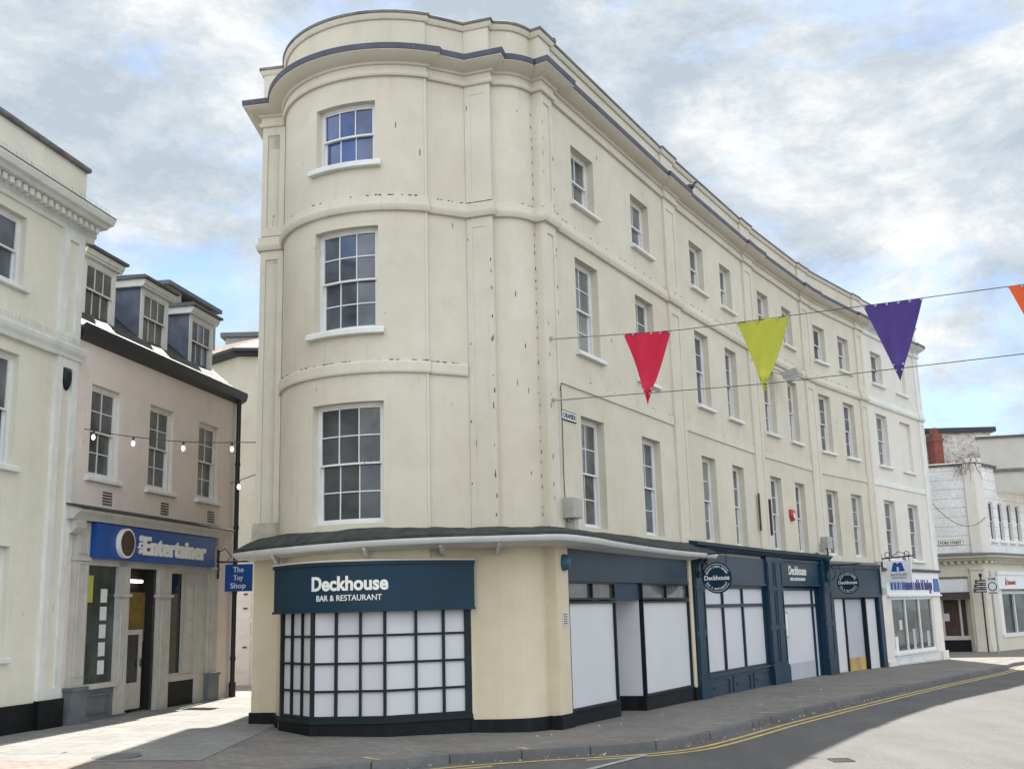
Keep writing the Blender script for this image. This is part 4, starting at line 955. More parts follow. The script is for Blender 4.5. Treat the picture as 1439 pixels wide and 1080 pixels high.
# dormers
fd = -.55
slope = (ridge_z - 6.69) / (.14 - ridge_d)
for i, s in enumerate((.84, 2.9, 4.98)):
    a, b = pk(s), pk(s + 1.0)
    zb_ = 7.24; zt_ = 8.33
    dback = .14 - (8.33 - 6.69) / slope - .25
    q = MB(); pbox(q, PK, a - .15, b + .15, 8.33, 8.48, dback - .1, fd + .1); sweep(q, PK, a - .15, b + .15, [(fd + .1, 8.36), (fd + .13, 8.38), (fd + .15, 8.47), (fd + .1, 8.47)])
    dm_ = q.build('dormer', M['white_trim'], PINK)
    for t in (a - .05, b + .05):
        q = MB(); q.cage([[PK.at(t + o, fd, 7.1), PK.at(t + o, fd, zt_), PK.at(t + o, dback, zt_), PK.at(t + o, dback, zt_ - .2)] for o in (-.015, .015)]); q.build('cheek', M['leadblue'], dm_)
    w_ = sash(dm_, PK, a - .05, b + .05, zb_ - .02, zt_, 3, 1, 'glass', fd - .07, False, 'white_trim', box=.1)
    q = MB(); sweep(q, PK, a - .2, b + .2, [(dback - .3, 8.482), (fd + .2, 8.482), (fd + .21, 8.53), (fd + .17, 8.555), (dback - .3, 8.6)]); q.build('dormer_roof', M['stone_coping'] if False else M['lead'], dm_)
    q = MB(); sweep(q, PK, a - .1, b + .1, [(fd - .05, 7.1), (fd + .12, 7.12), (fd + .13, 7.17), (fd - .05, 7.24)]); q.build('dormer_apron', M['lead'], dm_)
q = MB(); pbox(q, PK, pk(6.6), pk(9.2), 8.6, 9.35, -3.2, -2.0); pbox(q, PK, pk(6.6), pk(7.3), 9.35, 9.6, -3.2, -2.0); pbox(q, PK, pk(9.0), pk(9.2), 9.35, 9.6, -3.2, -2.0); q.build('chimney', M['grey_render'], PINK)
q = MB(); pbox(q, PK, pk(6.5), pk(9.35), 9.6, 9.7, -3.3, -1.9); q.build('chimney_cap', M['lead'], PINK)
# air bricks
for s in (.92, 2.98, 4.97):
    q = MB()
    for i in range(5): pbox(q, PK, pk(s), pk(s + .3), 3.78 + .05 * i, 3.805 + .05 * i, -.005, .012)
    q.build('air_brick', M['cable'], PINK)
# downpipe
q = MB(); c = PK.at(PK.len - .18, .1, 0); q.tube([Vector((c.x, c.y, z)) for z in (.16, 6.6)], .05, 10)
for z in (.9, 2.3, 3.7, 5.1): q.tube([Vector((c.x, c.y, z)), Vector((c.x, c.y, z + .07))], .062, 10)
q.tube([Vector((c.x, c.y, .1)), Vector((c.x, c.y, .45))], .075, 10); q.build('downpipe', M['iron'], PINK, 40)
# shopfront joinery
def pkb(a, b, z0, z1, d0, d1, mb): pbox(mb, PK, pk(a), pk(b), z0, z1, d0, d1)
q = MB()
for a, b in ((.08, .46), (4.98, 5.38)):
    pkb(a, b, .1, 3.42, -.05, .1, q)
    for z0, z1 in ((.9, 2.75), (2.9, 3.35)):
        for e in ((a + .06, a + .085, z0, z1), (b - .085, b - .06, z0, z1), (a + .085, b - .085, z0, z0 + .025), (a + .085, b - .085, z1 - .025, z1)): pkb(*e, .09, .118, q)
    pkb(a - .02, b + .02, 2.78, 2.84, 0, .125, q)
for a, b in ((1.46, 1.84), (2.92, 3.38)):
    pkb(a, b, .1, 2.8, -.05, .08, q); pkb(a - .03, b + .03, 2.2, 2.25, -.02, .12, q)
    for x in (.1, .18, .26): pkb(a + x, a + x + .03, .5, 2.15, .07, .1, q)
pkb(4.5, 4.98, .1, 2.8, -.05, .04, q)
pkb(.46, 4.98, 2.72, 2.83, -.05, .08, q)
q.build('shopfront', M['grey_wood'], PINK); sfp = PINK.children[-1]
q = MB(); sweep(q, PK, pk(-.25), pk(5.55), [(-.02, 3.44), (.2, 3.44), (.24, 3.5), (.33, 3.56), (.34, 3.6), (-.02, 3.7)]); q.build('shop_cornice', M['grey_wood'], PINK)
q = MB(); sweep(q, PK, pk(-.28), pk(5.58), [(-.02, 3.701), (.36, 3.601), (.355, 3.625), (-.02, 3.73)]); q.build('cornice_flashing', M['mossy'], PINK)
for a in (-.15, 5.15):
    q = MB(); sweep(q, PK, pk(a), pk(a + .3), [(0, 3.2), (.12, 3.22), (.2, 3.3), (.2, 3.44), (0, 3.44)]); q.build('console_bracket', M['grey_wood'], PINK)
q = MB(); pkb(.48, 4.97, 2.83, 3.42, .02, .2, q); fp = q.build('fascia_board', M['blue'], PINK)
q = MB(); text_path(q, 'Entertainer', PK, pk(3.26), 3.115, .2, 2.5, .34, .036, .035); q.build('lettering', M['sign_text'], fp)
q = MB()
vs, fs = text_geo('the', .34, .15, .022, .03); q.add([PK.at(pk(1.9) - y * 1., .2 + e2, 3.13 + x) for x, y, e2 in vs], fs); q.build('lettering', M['sign_text'], fp)
q = MB(); c = PK.at(pk(1.35), .2, 3.12); nP = Vector((up_.y, -up_.x, 0)); q.disc(c, nP, .26, .08, 36); dk = q.build('sign_disc', M['sign_text'], fp, 40)
q = MB(); q.disc(c + nP * .081, nP, .225, .006, 36); q.build('disc_face', M['redbrick'] if False else M['brown'], dk, 40)
# left display window
q = MB(); pquad(q, PK, pk(.46), pk(1.46), .74, 2.72, .01); q.build('pane', M['glass_green'], sfp)
q = MB(); pkb(.44, 1.48, .68, .76, 0, .13, q); q.build('window_sill', M['grey_wood'], sfp)
q = MB(); pkb(.44, 1.84, .0, .68, 0, .06, q)
for e in ((.56, 1.36, .56, .59), (.56, 1.36, .28, .31), (.56, .59, .31, .56), (1.33, 1.36, .31, .56)): pkb(*e, .05, .09, q)
pkb(.4, 1.86, .0, .2, 0, .1, q); pkb(.04, .5, .0, .7, 0, .15, q); pkb(.0, .54, .0, .24, 0, .19, q); pkb(.02, .52, .68, .74, 0, .17, q)
q.build('stall_riser', M['blue_grey'], sfp)
q = MB(); pkb(4.95, 5.42, .0, .64, 0, .15, q); pkb(4.93, 5.44, .64, .7, 0, .17, q); q.build('pilaster_base', M['blue_grey'], sfp)
for i in range(5):
    q = MB(); pkb(1.0, 1.2, .9 + .3 * i, 1.13 + .3 * i, .012, .018, q); q.build('poster', M['signwhite'], sfp)
q = MB(); pkb(.5, .74, 2.1, 2.55, .012, .02, q); q.build('poster', M['lime'], sfp)
# recessed entrance: dark inside, open half door
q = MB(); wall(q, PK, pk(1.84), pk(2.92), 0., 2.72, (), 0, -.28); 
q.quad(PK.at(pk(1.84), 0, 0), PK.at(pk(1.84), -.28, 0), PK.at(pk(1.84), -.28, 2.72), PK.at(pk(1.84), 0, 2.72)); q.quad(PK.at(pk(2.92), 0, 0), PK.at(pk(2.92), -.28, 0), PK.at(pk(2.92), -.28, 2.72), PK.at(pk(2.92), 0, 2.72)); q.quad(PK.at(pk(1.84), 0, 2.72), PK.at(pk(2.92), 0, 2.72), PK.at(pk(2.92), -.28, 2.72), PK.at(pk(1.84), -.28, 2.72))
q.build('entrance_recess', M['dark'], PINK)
q = MB(); pkb(1.9, 2.9, 1.4, 2.3, -.24, -.2, q); q.build('display_panel', M['ochre'], PINK)
q = MB(); frame_bars(q, PK, pk(1.86), pk(2.62), .22, 1.62, 1, 1, -.12, -.07, .09, .03); pkb(1.9, 2.6, .25, .68, -.12, -.08, q); dr_ = q.build('shop_door', M['grey_wood'], PINK)
q = MB(); pkb(1.95, 2.55, .68, 1.55, -.105, -.098, q); q.build('pane', M['glass_dark'], dr_)
q = MB(); q.tube([PK.at(pk(2.57), -.05, .95), PK.at(pk(2.57), -.05, 1.1)], .015, 8); q.build('handle', M['iron'], dr_)
q = MB(); q.tube([PK.at(pk(2.2), -.2, 2.5), PK.at(pk(2.75), -.2, 2.5)], .03, 8); q.build('strip_lamp', M['bulb'], PINK)
# second window with side panel
q = MB(); pquad(q, PK, pk(3.38), pk(4.0), .7, 2.72, -.03); pquad(q, PK, pk(4.0), pk(4.5), .7, 2.72, -.02); q.build('pane', M['glass_dark'], sfp)
q = MB(); frame_bars(q, PK, pk(3.38), pk(4.02), .72, 2.72, 1, 1, -.02, .03, .05, .03); pkb(3.38, 4.5, .62, .72, -.03, .05, q); pkb(4.0, 4.06, .72, 2.72, -.02, .03, q); pkb(4.06, 4.5, .72, 2.72, -.02, .01, q); q.build('window_frame', M['grey_wood'], sfp)
q = MB(); pkb(3.38, 4.5, .0, .62, -.03, .03, q); q.build('stall_riser', M['black'], sfp)
for i in range(3):
    q = MB(); pkb(4.2, 4.4, 1.5 + .34 * i, 1.75 + .34 * i, .011, .017, q); q.build('poster', M['signgrey'], sfp)
# projecting toy shop sign
c = PK.at(pk(5.3), .12, 2.95); n = nP; u = Vector((-up_.x, -up_.y, 0))
t = thing('projecting_sign', c, 'square blue projecting sign reading The Toy Shop beside the downpipe', 'sign')
q = MB(); q.tube([c + Vector((0, 0, .25)), c + Vector((0, 0, -.35))], .025, 8); q.tube([c, c + n * .75], .02, 8); q.tube([c + Vector((0, 0, .2)), c + n * .15 + Vector((0, 0, .28)), c + n * .3 + Vector((0, 0, .1)), c + n * .2 + Vector((0, 0, .03))], .012, 6); q.build('bracket', M['iron'], t)
q = MB(); q.box(c + n * .17 + Vector((0, 0, -.62)) - u * .025, n * .6, Vector((0, 0, .56)), u * .05); q.build('board', M['blue'], t)
q = MB()
for i, s in enumerate(('The', 'Toy', 'Shop')): text_plane(q, s, c + n * .47 + Vector((0, 0, -.17 - .165 * i - (.018 if i else 0))) + u * .0255, n, u, (.23, .21, .34)[i], (.115, .14, .145)[i], .01)
q.build('lettering', M['sign_text'], t)

# ------------------------------------------------------------------ cream building at the left edge
CR = thing('cream_building', (-7.9, 16, .16), 'pale cream classical building with white panelled pilaster and dentil cornice at the left edge', 'building')
cw = [(-2.75, -1.7, 6.97, 8.1), (-2.75, -1.66, 4.14, 5.87), (-2.75, -1.58, 1.3, 2.92)]
q = MB(); wall(q, PK, 0, pk(-.12), -.2, 9.5, [(pk(a), pk(b), z0, z1) for a, b, z0, z1 in cw], .22, .02)
p0 = PK.at(pk(-.12), .02, 0); p1 = PK.at(pk(-.12), -7, 0)
q.quad(Vector((p0.x, p0.y, -.2)), Vector((p1.x, p1.y, -.2)), Vector((p1.x, p1.y, 9.5)), Vector((p0.x, p0.y, 9.5)))
p2 = PK.at(0, -7, 9.3); q.quad(PK.at(0, .0, 9.3), PK.at(pk(-.12), .0, 9.3), PK.at(pk(-.12), -7, 9.3), p2)
q.build('wall', M['pale_cream'], CR)
for a, b, z0, z1 in cw: sash(CR, PK, pk(a), pk(b), z0, z1, 2, 1, 'glass_drum' if z0 > 6 else 'glass', -.18, True, sh=.1, sp=.1, box=.07)
q = MB(); sweep(q, PK, 0, pk(-.1), [(-.2, 9.5), (.08, 9.5), (.1, 9.53), (.1, 9.57), (-.2, 9.6)]); q.build('coping', M['stone_coping'], CR)
cc = [(-.0, 8.28), (.06, 8.28), (.06, 8.36), (.1, 8.38), (.1, 8.5), (.3, 8.52), (.34, 8.56), (.42, 8.58), (.46, 8.66), (.46, 8.69), (0, 8.78)]
q = MB(); sweep(q, PK, 0, pk(.16), cc); q.build('cornice', M['white_trim'], CR)
q = MB()
for i in range(60):
    s = pk(.0) - i * .17
    if s > .2: pbox(q, PK, s - .1, s, 8.4, 8.498, .1, .24)
q.build('dentils', M['white_trim'], CR)
q = MB(); sweep(q, PK, 0, pk(.16), [(0, 8.781), (.47, 8.692), (.47, 8.705), (0, 8.8)]); q.build('cornice_flashing', M['lead'], CR)
q = MB(); sweep(q, PK, 0, pk(-.06), [(.0, 6.08), (.1, 6.08), (.12, 6.14), (.16, 6.2), (.18, 6.26), (.18, 6.31), (.0, 6.36)]); q.build('string_course', M['white_trim'], CR)
def crpil(z0, z1):
    q = MB(); a, b = pk(-.74), pk(-.14)
    for e in ((a, a + .16, z0, z1), (b - .17, b, z0, z1), (a + .16, b - .17, z0, z0 + .16), (a + .16, b - .17, z1 - .16, z1)): pbox(q, PK, *e, .0, .08)
    o = q.build('pilaster', M['white_trim'], CR)
    q = MB(); pbox(q, PK, a + .16, b - .17, z0 + .16, z1 - .16, .0, .045); q.build('pilaster_panel', M['pale_cream'], o)
crpil(.6, 6.08); crpil(6.36, 8.28)
q = MB(); pbox(q, PK, 0, pk(-.72), -.3, .58, 0, .06); pbox(q, PK, pk(-.76), pk(-.1), -.3, .6, 0, .12); q.build('plinth', M['black'], CR)
q = MB(); c = PK.at(pk(-.44), .047, 5.72)
q.cage([[PK.at(pk(-.44) + x * k, .047 + h, 5.72 + z * k) for x, z in ((-.1, .18), (.1, .18), (.11, .0), (.06, -.14), (0, -.18), (-.06, -.14), (-.11, 0))] for k, h in ((1, 0), (1, .03), (.7, .06))]); q.build('wall_plaque', M['navy_dark'], CR)
q = MB(); r_ = random.Random(2)
for zz, dd_ in ((8.72, .4), (6.33, .13)):
    for i in range(170):
        s = pk(.1) - i * .03 if zz > 8 else pk(-.1) - i * .03
        p = PK.at(s, dd_, zz); q.tube([p, p + Vector((r_.uniform(-.02, .02), r_.uniform(-.02, .02), .11))], .0022, 3)
o = q.build('bird_spikes', M['steel'], CR); o['kind'] = 'stuff'

# ------------------------------------------------------------------ end of the alley
RB = thing('alley_gate_wall', (-6, 28.3, .15), 'low rendered wall with pale panelled garage doors closing the alley', 'wall')
q = MB(); q.abox(-7.4, -3.8, 28.2, 28.5, -.3, 2.78); q.build('wall', M['rear_render'], RB)
q = MB(); x0 = -7.15
q.abox(x0, -5.2, 28.14, 28.2, -.2, 2.62)
for j in range(6):
    for i in range(4): q.abox(x0 + .06 + .48 * i, x0 + .44 + .48 * i, 28.125, 28.14, .05 + .43 * j, .4 + .43 * j)
q.build('garage_door', M['signgrey'], RB)
q = MB()
for z in (1.05, 2.0, 2.35): 
    for x in (-6.9, -6.45): q.abox(x, x + .1, 28.105, 28.12, z, z + .04)
q.build('bolt', M['iron'], RB)
RB2 = thing('rear_building', (-7.5, 38, .2), 'cream rear building with a dark eaved tiled roof behind the alley', 'building')
cx, cy = -9.7, 38.0
q = MB(); pA, pB, pC = Vector((-15, 43, 0)), Vector((cx, cy, 0)), Vector((-4.9, 38.6, 0))
RP = Path([(pA.x, pA.y), (pB.x, pB.y), (pC.x, pC.y)])
wall(q, RP, 0, RP.len, -.3, 11.05); q.build('wall', M['rear_render'], RB2)
q = MB(); sweep(q, RP, 0, RP.len, [(-.05, 10.9), (.28, 10.95), (.36, 11.05), (.36, 11.15), (-.05, 11.18)]); q.build('eaves', M['iron'], RB2)
q = MB(); q.add([RP.at(0, .33, 11.16), RP.at(RP.s[1], .33, 11.16), RP.at(RP.len, .33, 11.16), Vector((-5.2, 44, 13.1)), Vector((-9.4, 43.3, 13.1)), Vector((-13.8, 46, 13.1))], [(0, 1, 4, 5), (1, 2, 3, 4)]); q.build('roof', M['tile'], RB2)
RB3 = thing('grey_block', (-8, 48, .2), 'plain grey flat roofed block showing above the rear roof', 'building')
q = MB(); q.abox(-12.6, -4.8, 47, 53, -.3, 13.95); q.build('wall', M['grey_render'], RB3)
q = MB(); q.abox(-12.8, -4.7, 46.85, 53.1, 13.95, 14.15); q.build('coping', M['lead'], RB3)

# festoon lights over the alley
def festoon(P, bulbs, label):
    P = [Vector(p) for p in P]; pts = catmull(P, 8)
    t = thing('festoon_lights', P[0], label, 'string lights', 'festoon lights over the alley')
    q = MB(); q.tube(pts, .008, 6); q.build('cable', M['cable'], t)
    for f in bulbs:
        x = f * (len(pts) - 1); i = int(x); p = pts[i].lerp(pts[min(i + 1, len(pts) - 1)], x - i)
        q = MB(); q.tube([p + Vector((0, 0, .0)), p + Vector((0, 0, -.07))], .02, 8); b_ = q.build('lamp_holder', M['cable'], t)
        q = MB(); q.tube([p + Vector((0, 0, -.06)), p + Vector((0, 0, -.085)), p + Vector((0, 0, -.115)), p + Vector((0, 0, -.145)), p + Vector((0, 0, -.16))], [.012, .024, .031, .024, .006], 10); q.build('bulb', M['bulb'], b_, 60)
fa = PK.at(pk(.15), .06, 4.99)
festoon([fa, (-6.55, 18.42, 4.85), (-5.5, 18.48, 4.73), (-4.37, 18.5, 4.70)], (.02 + .055, .365, .63, .875), 'longer string of lit festoon bulbs from the pink wall across the alley')
festoon([(-5.05, 19.4, 4.12), (-4.85, 19.45, 4.19), (-4.45, 19.5, 4.34)], (.4,), 'short festoon string with one lit bulb beside the left pilaster')

# ------------------------------------------------------------------ buildings at the far end of the street
FB = thing('white_corner_building', (18.5, 46, -.2), 'white painted two storey corner building with channelled render and cream shop storey', 'building')
FP = Path([(13.0, 47.3), (18.85, 45.05), (19.22, 45.25), (31, 58)])
a1, a2 = FP.s[1], FP.s[2]
q = MB(); wall(q, FP, 0, FP.len, 3.6, 7.25, [(a1 - 2.35, a1 - 2.0, 4.4, 5.9)] + [(a2 + .55 + 1.05 * i, a2 + 1.05 + 1.05 * i, 4.15, 5.75) for i in range(4)], .15)
q.build('wall', M['rustic'], FB)
for i in range(4): sash(FB, FP, a2 + .55 + 1.05 * i, a2 + 1.05 + 1.05 * i, 4.15, 5.75, 1, 1, 'glass_dark', -.14, True, 'white', .09, .08, .03)
sash(FB, FP, a1 - 2.35, a1 - 2.0, 4.4, 5.9, 1, 1, 'glass_dark', -.14, False, 'white', box=.03)
q = MB(); pbox(q, FP, a1 - .4, a2 + .02, 3.6, 7.5, -.02, .1); q.build('corner_pier', M['white_render'], FB)
q = MB(); sweep(q, FP, 0, FP.len, [(-.1, 7.2), (.08, 7.22), (.12, 7.3), (-.1, 7.36)]); q.build('parapet_coping', M['stone_coping'], FB)
q = MB(); sweep(q, FP, 0, FP.len, [(-.05, 3.3), (.2, 3.32), (.3, 3.4), (.45, 3.45), (.48, 3.52), (-.05, 3.62)]); q.build('cornice', M['cream_trim'], FB)
q = MB(); sweep(q, FP, 0, FP.len, [(-.05, 3.621), (.5, 3.525), (.5, 3.56), (-.05, 3.68)]); q.build('cornice_flashing', M['lead'], FB)
q = MB()
for i in range(44): pbox(q, FP, .3 + i * .26, .42 + i * .26, 3.22, 3.31, 0, .2)
q.build('dentils', M['cream_trim'], FB)
q = MB(); wall(q, FP, 0, FP.len, -.5, 3.3, [(a1 - 4.2, a1 - .6, -.4, 2.72, .5), (a2 + .6, a2 + 5.6, .3, 2.75, .5), (a2 + 6.2, a2 + 11, .3, 2.75, .5)], .5)
pbox(q, FP, a1 - .55, a1 - .05, -.5, 3.0, 0, .1); pbox(q, FP, a1 - .58, a1 - .02, 2.95, 3.05, 0, .14); pbox(q, FP, a1 - .58, a1 - .02, -.5, .0, 0, .14)
q.build('shop_wall', M['cream_trim'], FB)
q = MB(); pbox(q, FP, a1 - 4.2, a1 - .6, 2.05, 2.62, -.3, -.1); q.build('fascia_board', M['signwhite'], FB)
q = MB(); pbox(q, FP, a1 - 2.5, a1 - .6, 1.82, 2.1, -.09, -.02); q.build('awning_box', M['brownsign'], FB)
q = MB(); pquad(q, FP, a1 - 4.2, a1 - .6, -.4, 2.05, -.5); q.build('shop_window', M['brown'], FB); sw = FB.children[-1]
q = MB()
for x in (.9, 1.6, 2.3): pbox(q, FP, a1 - x, a1 - x + .08, .35, 1.85, -.46, -.4)
pbox(q, FP, a1 - 4.2, a1 - .6, .2, .36, -.48, -.3); pbox(q, FP, a1 - 4.2, a1 - .6, 1.8, 1.92, -.46, -.3); q.build('window_frame', M['grey_wood'], sw)
q = MB(); pbox(q, FP, a1 - 4.2, a1 - .6, -.45, .2, -.5, -.32); q.build('stall_riser', M['black'], sw)
q = MB(); pbox(q, FP, a1 - 3.0, a1 - 2.35, .85, 1.05, -.44, -.42); q.build('poster', M['redplastic'], sw)
q = MB(); pbox(q, FP, a1 - 3.1, a1 - 2.25, .4, .8, -.46, -.43); pbox(q, FP, a1 - 1.9, a1 - 1.3, .95, 1.25, -.46, -.44); q.build('poster', M['signgrey'], sw)
q = MB(); pquad(q, FP, a2 + .6, a2 + 5.6, .3, 2.75, -.35); q.build('shop_window', M['glass_green'], FB); sw2 = FB.children[-1]
q = MB(); pquad(q, FP, a2 + 6.2, a2 + 11, .3, 2.75, -.35); q.build('shop_window', M['glass_green'], FB)
q = MB(); pbox(q, FP, a2 + .55, a2 + 5.6, 2.18, 2.75, -.34, .06); pbox(q, FP, a2 + .5, a2 + 11.1, 2.75, 2.9, 0, .1); q.build('fascia_board', M['signwhite'], FB); f2 = FB.children[-1]
q = MB(); pbox(q, FP, a2 + .6, a2 + 1.1, .3, 2.18, -.34, -.05); pbox(q, FP, a2 + 1.4, a2 + 1.52, .3, 2.0, -.34, -.2); pbox(q, FP, a2 + .6, a2 + 5.6, .25, .4, -.34, .04); pbox(q, FP, a2 + 1.5, a2 + 5.6, 1.98, 2.1, -.34, -.25); pbox(q, FP, a2 + 3.0, a2 + 3.1, .4, 1.98, -.34, -.25); q.build('window_frame', M['white'], sw2)
q = MB(); text_path(q, 'Santander', FP, a2 + 2.1, 2.46, .062, .95, .2, .015); q.build('lettering', M['redplastic'], f2); q = MB()
q.cage([[FP.at(a2 + 1.43 + x, .062 + h, 2.46 + z) for x, z in ((-.12, -.12), (.1, -.13), (.13, .0), (.05, .06), (.0, .2), (-.06, .03))] for h in (0, .012)]); q.build('emblem', M['redplastic'], f2)
# block on top and behind
q = MB(); TP = Path([(19.9, 46.6), (21.6, 46.2), (32, 57)]); wall(q, TP, 0, TP.len, 6.2, 8.5); q.build('upper_wall', M['stucco'], FB)
q = MB(); wall(q, Path([(26, 60), (19.9, 46.6)]), 0, 14.7, 6.2, 8.5); q.build('upper_side_wall', M['stucco'], FB)
q = MB(); sweep(q, TP, -.1, TP.len, [(-.2, 8.5), (.08, 8.5), (.1, 8.6), (-.2, 8.66)]); q.build('parapet_coping', M['lead'], FB)
q = MB(); sweep(q, TP, -.1, TP.len, [(-.02, 7.05), (.1, 7.06), (.1, 7.16), (-.02, 7.2)]); q.build('string_course', M['stone_coping'], FB)
GB = thing('gable_house', (19, 52, -.3), 'old white painted brick house with peeling wall and red chimney above the corner building', 'building')
q = MB(); q.abox(16.2, 22.2, 50.6, 56, -.5, 9.4); q.build('wall', M['brickwhite'], GB)
q = MB(); q.abox(16.0, 22.4, 50.4, 56.2, 9.4, 9.62); q.build('coping', M['iron'], GB)
q = MB(); q.abox(19.15, 19.55, 49.6, 50.45, 5.5, 9.25); q.abox(19.1, 19.6, 49.55, 50.5, 8.9, 9.02); ch = q.build('chimney', M['redbrick'], GB)
q = MB(); q.tube([(19.35, 50.0, 9.2), (19.35, 50.0, 9.55)], [.2, .16], 12); q.build('chimney_pot', M['redbrick'], ch)
q = MB(); q.add([Vector(p) for p in ((13, 47.5, 7.3), (19.2, 45.2, 7.3), (20.0, 50.5, 7.75), (14, 50.5, 8.0))], [(0, 1, 2, 3)]); q.build('lean_to_roof', M['stucco'], FB)
# dried creeper on the corner pier
q = MB(); r_ = random.Random(5)
for i in range(38):
    p = FP.at(a1 - .1 + r_.uniform(-.5, .45), r_.uniform(0, .15), 7.3 + r_.uniform(-.15, .3)); pts = [p]
    dv = Vector((r_.uniform(-1, 1), r_.uniform(-.5, .2), r_.uniform(-.9, .8)))
    for k in range(4): dv = dv + Vector((r_.uniform(-.5, .5), r_.uniform(-.3, .3), r_.uniform(-.6, .3))); pts.append(pts[-1] + dv * .1)
    q.tube(pts, .009, 4)
o = q.build('creeper', M['twig']); tag(o, 'dry twiggy creeper growing over the top of the white corner pier', 'plant')
# street name on the white building
t = thing('street_nameplate', FP.at(a1 - 1.55, 0, 4.15), 'pale street nameplate reading FORE STREET on the white channelled wall', 'street sign')
c = a1 - 1.12
q = MB(); pbox(q, FP, c - .48, c + .48, 3.98, 4.2, .001, .02); q.build('plate', M['ochre'], t)
q = MB(); pbox(q, FP, c - .46, c + .46, 4.0, 4.18, .012, .024); q.build('plate_face', M['sign_text'], t)
q = MB(); text_path(q, 'FORE STREET', FP, c, 4.09, .0245, .82, .11, .01); q.build('lettering', M['brown'], t)
# sagging cable between end house and corner building
p0 = W.at(SJ[5] - .1, .1, 5.15); p1 = FP.at(a1 + .3, .15, 5.05); pts = [p0.lerp(p1, f) + Vector((0, 0, -.55 * 4 * f * (1 - f))) for f in [i / 14 for i in range(15)]]
q = MB(); q.tube(pts, .012, 6); o = q.build('overhead_cable', M['cable']); tag(o, 'sagging dark overhead cable from the end house to the white corner building', 'cable')
# finger post
fp_ = Vector((18.35, 44.2, gz(18.35, 44.2)))
t = thing('finger_post', fp_, 'brown finger post with three stacked arms on the far pavement', 'signpost')
q = MB(); q.tube([fp_, fp_ + Vector((0, 0, 2.9))], .032, 10); q.build('post', M['iron'], t)
for i in range(3):
    q = MB(); q.box(fp_ + Vector((-.34 + .04 * i, -.06, 2.3 + .17 * i)), (.62, 0, 0), (0, .04, 0), (0, 0, .15)); q.build('arm', M['brownsign'], t)
    for_ = MB(); for_.box(fp_ + Vector((-.26 + .04 * i, -.063, 2.35 + .17 * i)), (.46, 0, 0), (0, .002, 0), (0, 0, .035)); for_.build('arm_lettering', M['signgrey'], t)
q = MB(); q.tube([fp_ + Vector((0, 0, 2.9)), fp_ + Vector((0, 0, 3.0)), fp_ + Vector((0, 0, 3.06))], [.05, .07, .01], 10); q.build('finial', M['iron'], t)
zp = Vector((18.36, 43.3, gz(18.36, 43.3)))
t = thing('zone_sign', zp, 'grey rectangular zone sign with a dark circle on a grey pole', 'traffic sign')
q = MB(); q.tube([zp, zp + Vector((0, 0, 3.1))], .04, 10); q.build('pole', M['steel'], t)
q = MB(); q.box(zp + Vector((-.23, -.09, 2.2)), (.46, 0, 0), (0, .03, 0), (0, 0, .68)); q.build('board', M['signgrey'], t)
q = MB(); q.ring(zp + Vector((0, -.092, 2.5)), (0, -1, 0), .14, .175, .004, 0, 360, 30); text_plane(q, 'ZONE', zp + Vector((0, -.092, 2.79)), (1, 0, 0), (0, -1, 0), .3, .1, .01)
q.box(zp + Vector((-.16, -.094, 2.24)), (.32, 0, 0), (0, .003, 0), (0, 0, .04)); q.build('lettering', M['black'], t)

# ------------------------------------------------------------------ light, sky, camera
SUN_EL, SUN_AZ = 50.5, math.atan2(.07, 1.)      # the sun stands behind the terrace, a little to the right of straight ahead
L = bpy.data.lights.new('sun', 'SUN'); L.energy = 5.; L.angle = R(.55); L.color = (1, .94, .85)
so = bpy.data.objects.new('sun', L); COL.objects.link(so)
sd = Vector((math.sin(SUN_AZ) * math.cos(R(SUN_EL)), math.cos(SUN_AZ) * math.cos(R(SUN_EL)), math.sin(R(SUN_EL))))
so.rotation_euler = sd.to_track_quat('Z', 'Y').to_euler()
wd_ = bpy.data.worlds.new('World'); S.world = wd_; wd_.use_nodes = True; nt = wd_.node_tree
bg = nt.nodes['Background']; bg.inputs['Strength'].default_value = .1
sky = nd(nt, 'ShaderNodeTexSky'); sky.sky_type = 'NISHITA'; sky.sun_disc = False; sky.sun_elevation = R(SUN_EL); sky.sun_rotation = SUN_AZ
tc = nd(nt, 'ShaderNodeTexCoord'); sp = nd(nt, 'ShaderNodeSeparateXYZ'); nt.links.new(tc.outputs['Generated'], sp.inputs[0])
def mth(op, a, b=None):
    m = nd(nt, 'ShaderNodeMath', operation=op)
    for i, v in enumerate((a, b)):
        if v is None: continue
        if isinstance(v, (int, float)): m.inputs[i].default_value = v
        else: nt.links.new(v, m.inputs[i])
    return m.outputs[0]
cb = nd(nt, 'ShaderNodeCombineXYZ'); nt.links.new(sp.outputs['X'], cb.inputs[0]); nt.links.new(sp.outputs['Y'], cb.inputs[1]); nt.links.new(mth('MULTIPLY', sp.outputs['Z'], 1.9), cb.inputs[2])
def wn(scale, det, rough, dist, off):
    mp = nd(nt, 'ShaderNodeMapping'); mp.inputs['Location'].default_value = off; nt.links.new(cb.outputs[0], mp.inputs['Vector'])
    n = nd(nt, 'ShaderNodeTexNoise'); n.inputs['Scale'].default_value = scale; n.inputs['Detail'].default_value = det; n.inputs['Roughness'].default_value = rough; n.inputs['Distortion'].default_value = dist
    nt.links.new(mp.outputs[0], n.inputs['Vector']); return n.outputs['Fac']
def wr(fac, stops):
    r = nd(nt, 'ShaderNodeValToRGB'); e = r.color_ramp.elements
    while len(e) < len(stops): e.new(.5)
    for i, (p, c) in enumerate(stops): e[i].position = p; e[i].color = (*c, 1)
    nt.links.new(fac, r.inputs['Fac']); return r.outputs['Color']
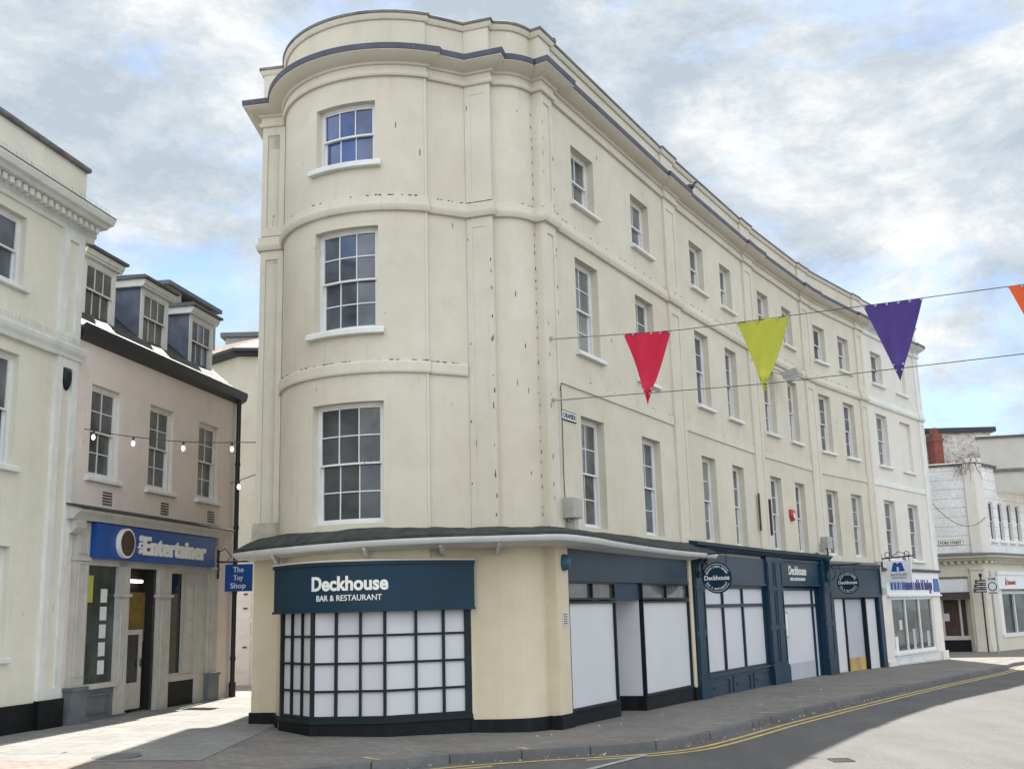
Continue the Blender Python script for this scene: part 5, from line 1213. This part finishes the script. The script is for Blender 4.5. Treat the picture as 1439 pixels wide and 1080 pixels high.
mask = wr(wn(3.3, 12, .66, .1, (2.4, 9.2, 1)), [(.33, (0, 0, 0)), (.5, (1, 1, 1))])
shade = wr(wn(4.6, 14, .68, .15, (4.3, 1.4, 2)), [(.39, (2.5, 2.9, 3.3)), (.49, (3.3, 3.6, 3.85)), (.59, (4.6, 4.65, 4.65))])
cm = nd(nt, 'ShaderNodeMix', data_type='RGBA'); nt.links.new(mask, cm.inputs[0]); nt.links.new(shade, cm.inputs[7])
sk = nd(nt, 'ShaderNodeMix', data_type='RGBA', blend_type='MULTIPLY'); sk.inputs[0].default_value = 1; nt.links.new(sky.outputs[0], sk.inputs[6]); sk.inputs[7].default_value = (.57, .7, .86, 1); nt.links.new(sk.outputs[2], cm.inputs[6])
# sky overhead and behind the camera raised and warmed, added to light shaded facades
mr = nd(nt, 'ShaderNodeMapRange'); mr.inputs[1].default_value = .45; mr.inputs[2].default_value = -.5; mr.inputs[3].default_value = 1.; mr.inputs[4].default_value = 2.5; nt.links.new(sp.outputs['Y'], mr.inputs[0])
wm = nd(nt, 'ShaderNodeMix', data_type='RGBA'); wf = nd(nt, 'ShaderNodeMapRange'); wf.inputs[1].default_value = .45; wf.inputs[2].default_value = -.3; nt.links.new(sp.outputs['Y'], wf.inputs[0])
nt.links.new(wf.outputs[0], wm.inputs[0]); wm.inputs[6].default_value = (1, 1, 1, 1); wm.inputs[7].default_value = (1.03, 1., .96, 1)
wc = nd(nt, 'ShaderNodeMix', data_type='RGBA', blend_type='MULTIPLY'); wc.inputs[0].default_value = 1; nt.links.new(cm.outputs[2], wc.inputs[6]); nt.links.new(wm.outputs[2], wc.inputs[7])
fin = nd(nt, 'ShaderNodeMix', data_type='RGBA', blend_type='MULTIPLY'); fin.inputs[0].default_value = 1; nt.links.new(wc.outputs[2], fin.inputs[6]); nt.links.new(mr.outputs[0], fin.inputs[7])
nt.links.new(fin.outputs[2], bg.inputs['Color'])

cam = bpy.data.cameras.new('camera'); co = bpy.data.objects.new('camera', cam); COL.objects.link(co); S.camera = co
cam.sensor_width = 36; cam.lens = 1542 / 1439 * 36; cam.clip_end = 2000; cam.clip_start = .1
from mathutils import Matrix
co.location = (0, 0, 1.75)
pt, rl = R(11.725), R(-1.495)
cp, s_p = math.cos(pt), math.sin(pt); fw = Vector((0, cp, s_p)); upv = Vector((0, -s_p, cp)); rt = Vector((1, 0, 0))
r2 = rt * math.cos(rl) + upv * math.sin(rl); u2 = -rt * math.sin(rl) + upv * math.cos(rl)
co.rotation_euler = Matrix((r2, u2, -fw)).transposed().to_euler()
vs_ = S.view_settings; vs_.view_transform = 'Standard'; vs_.look = 'None'; vs_.exposure = 1.12; vs_.gamma = 1; vs_.use_curve_mapping = False
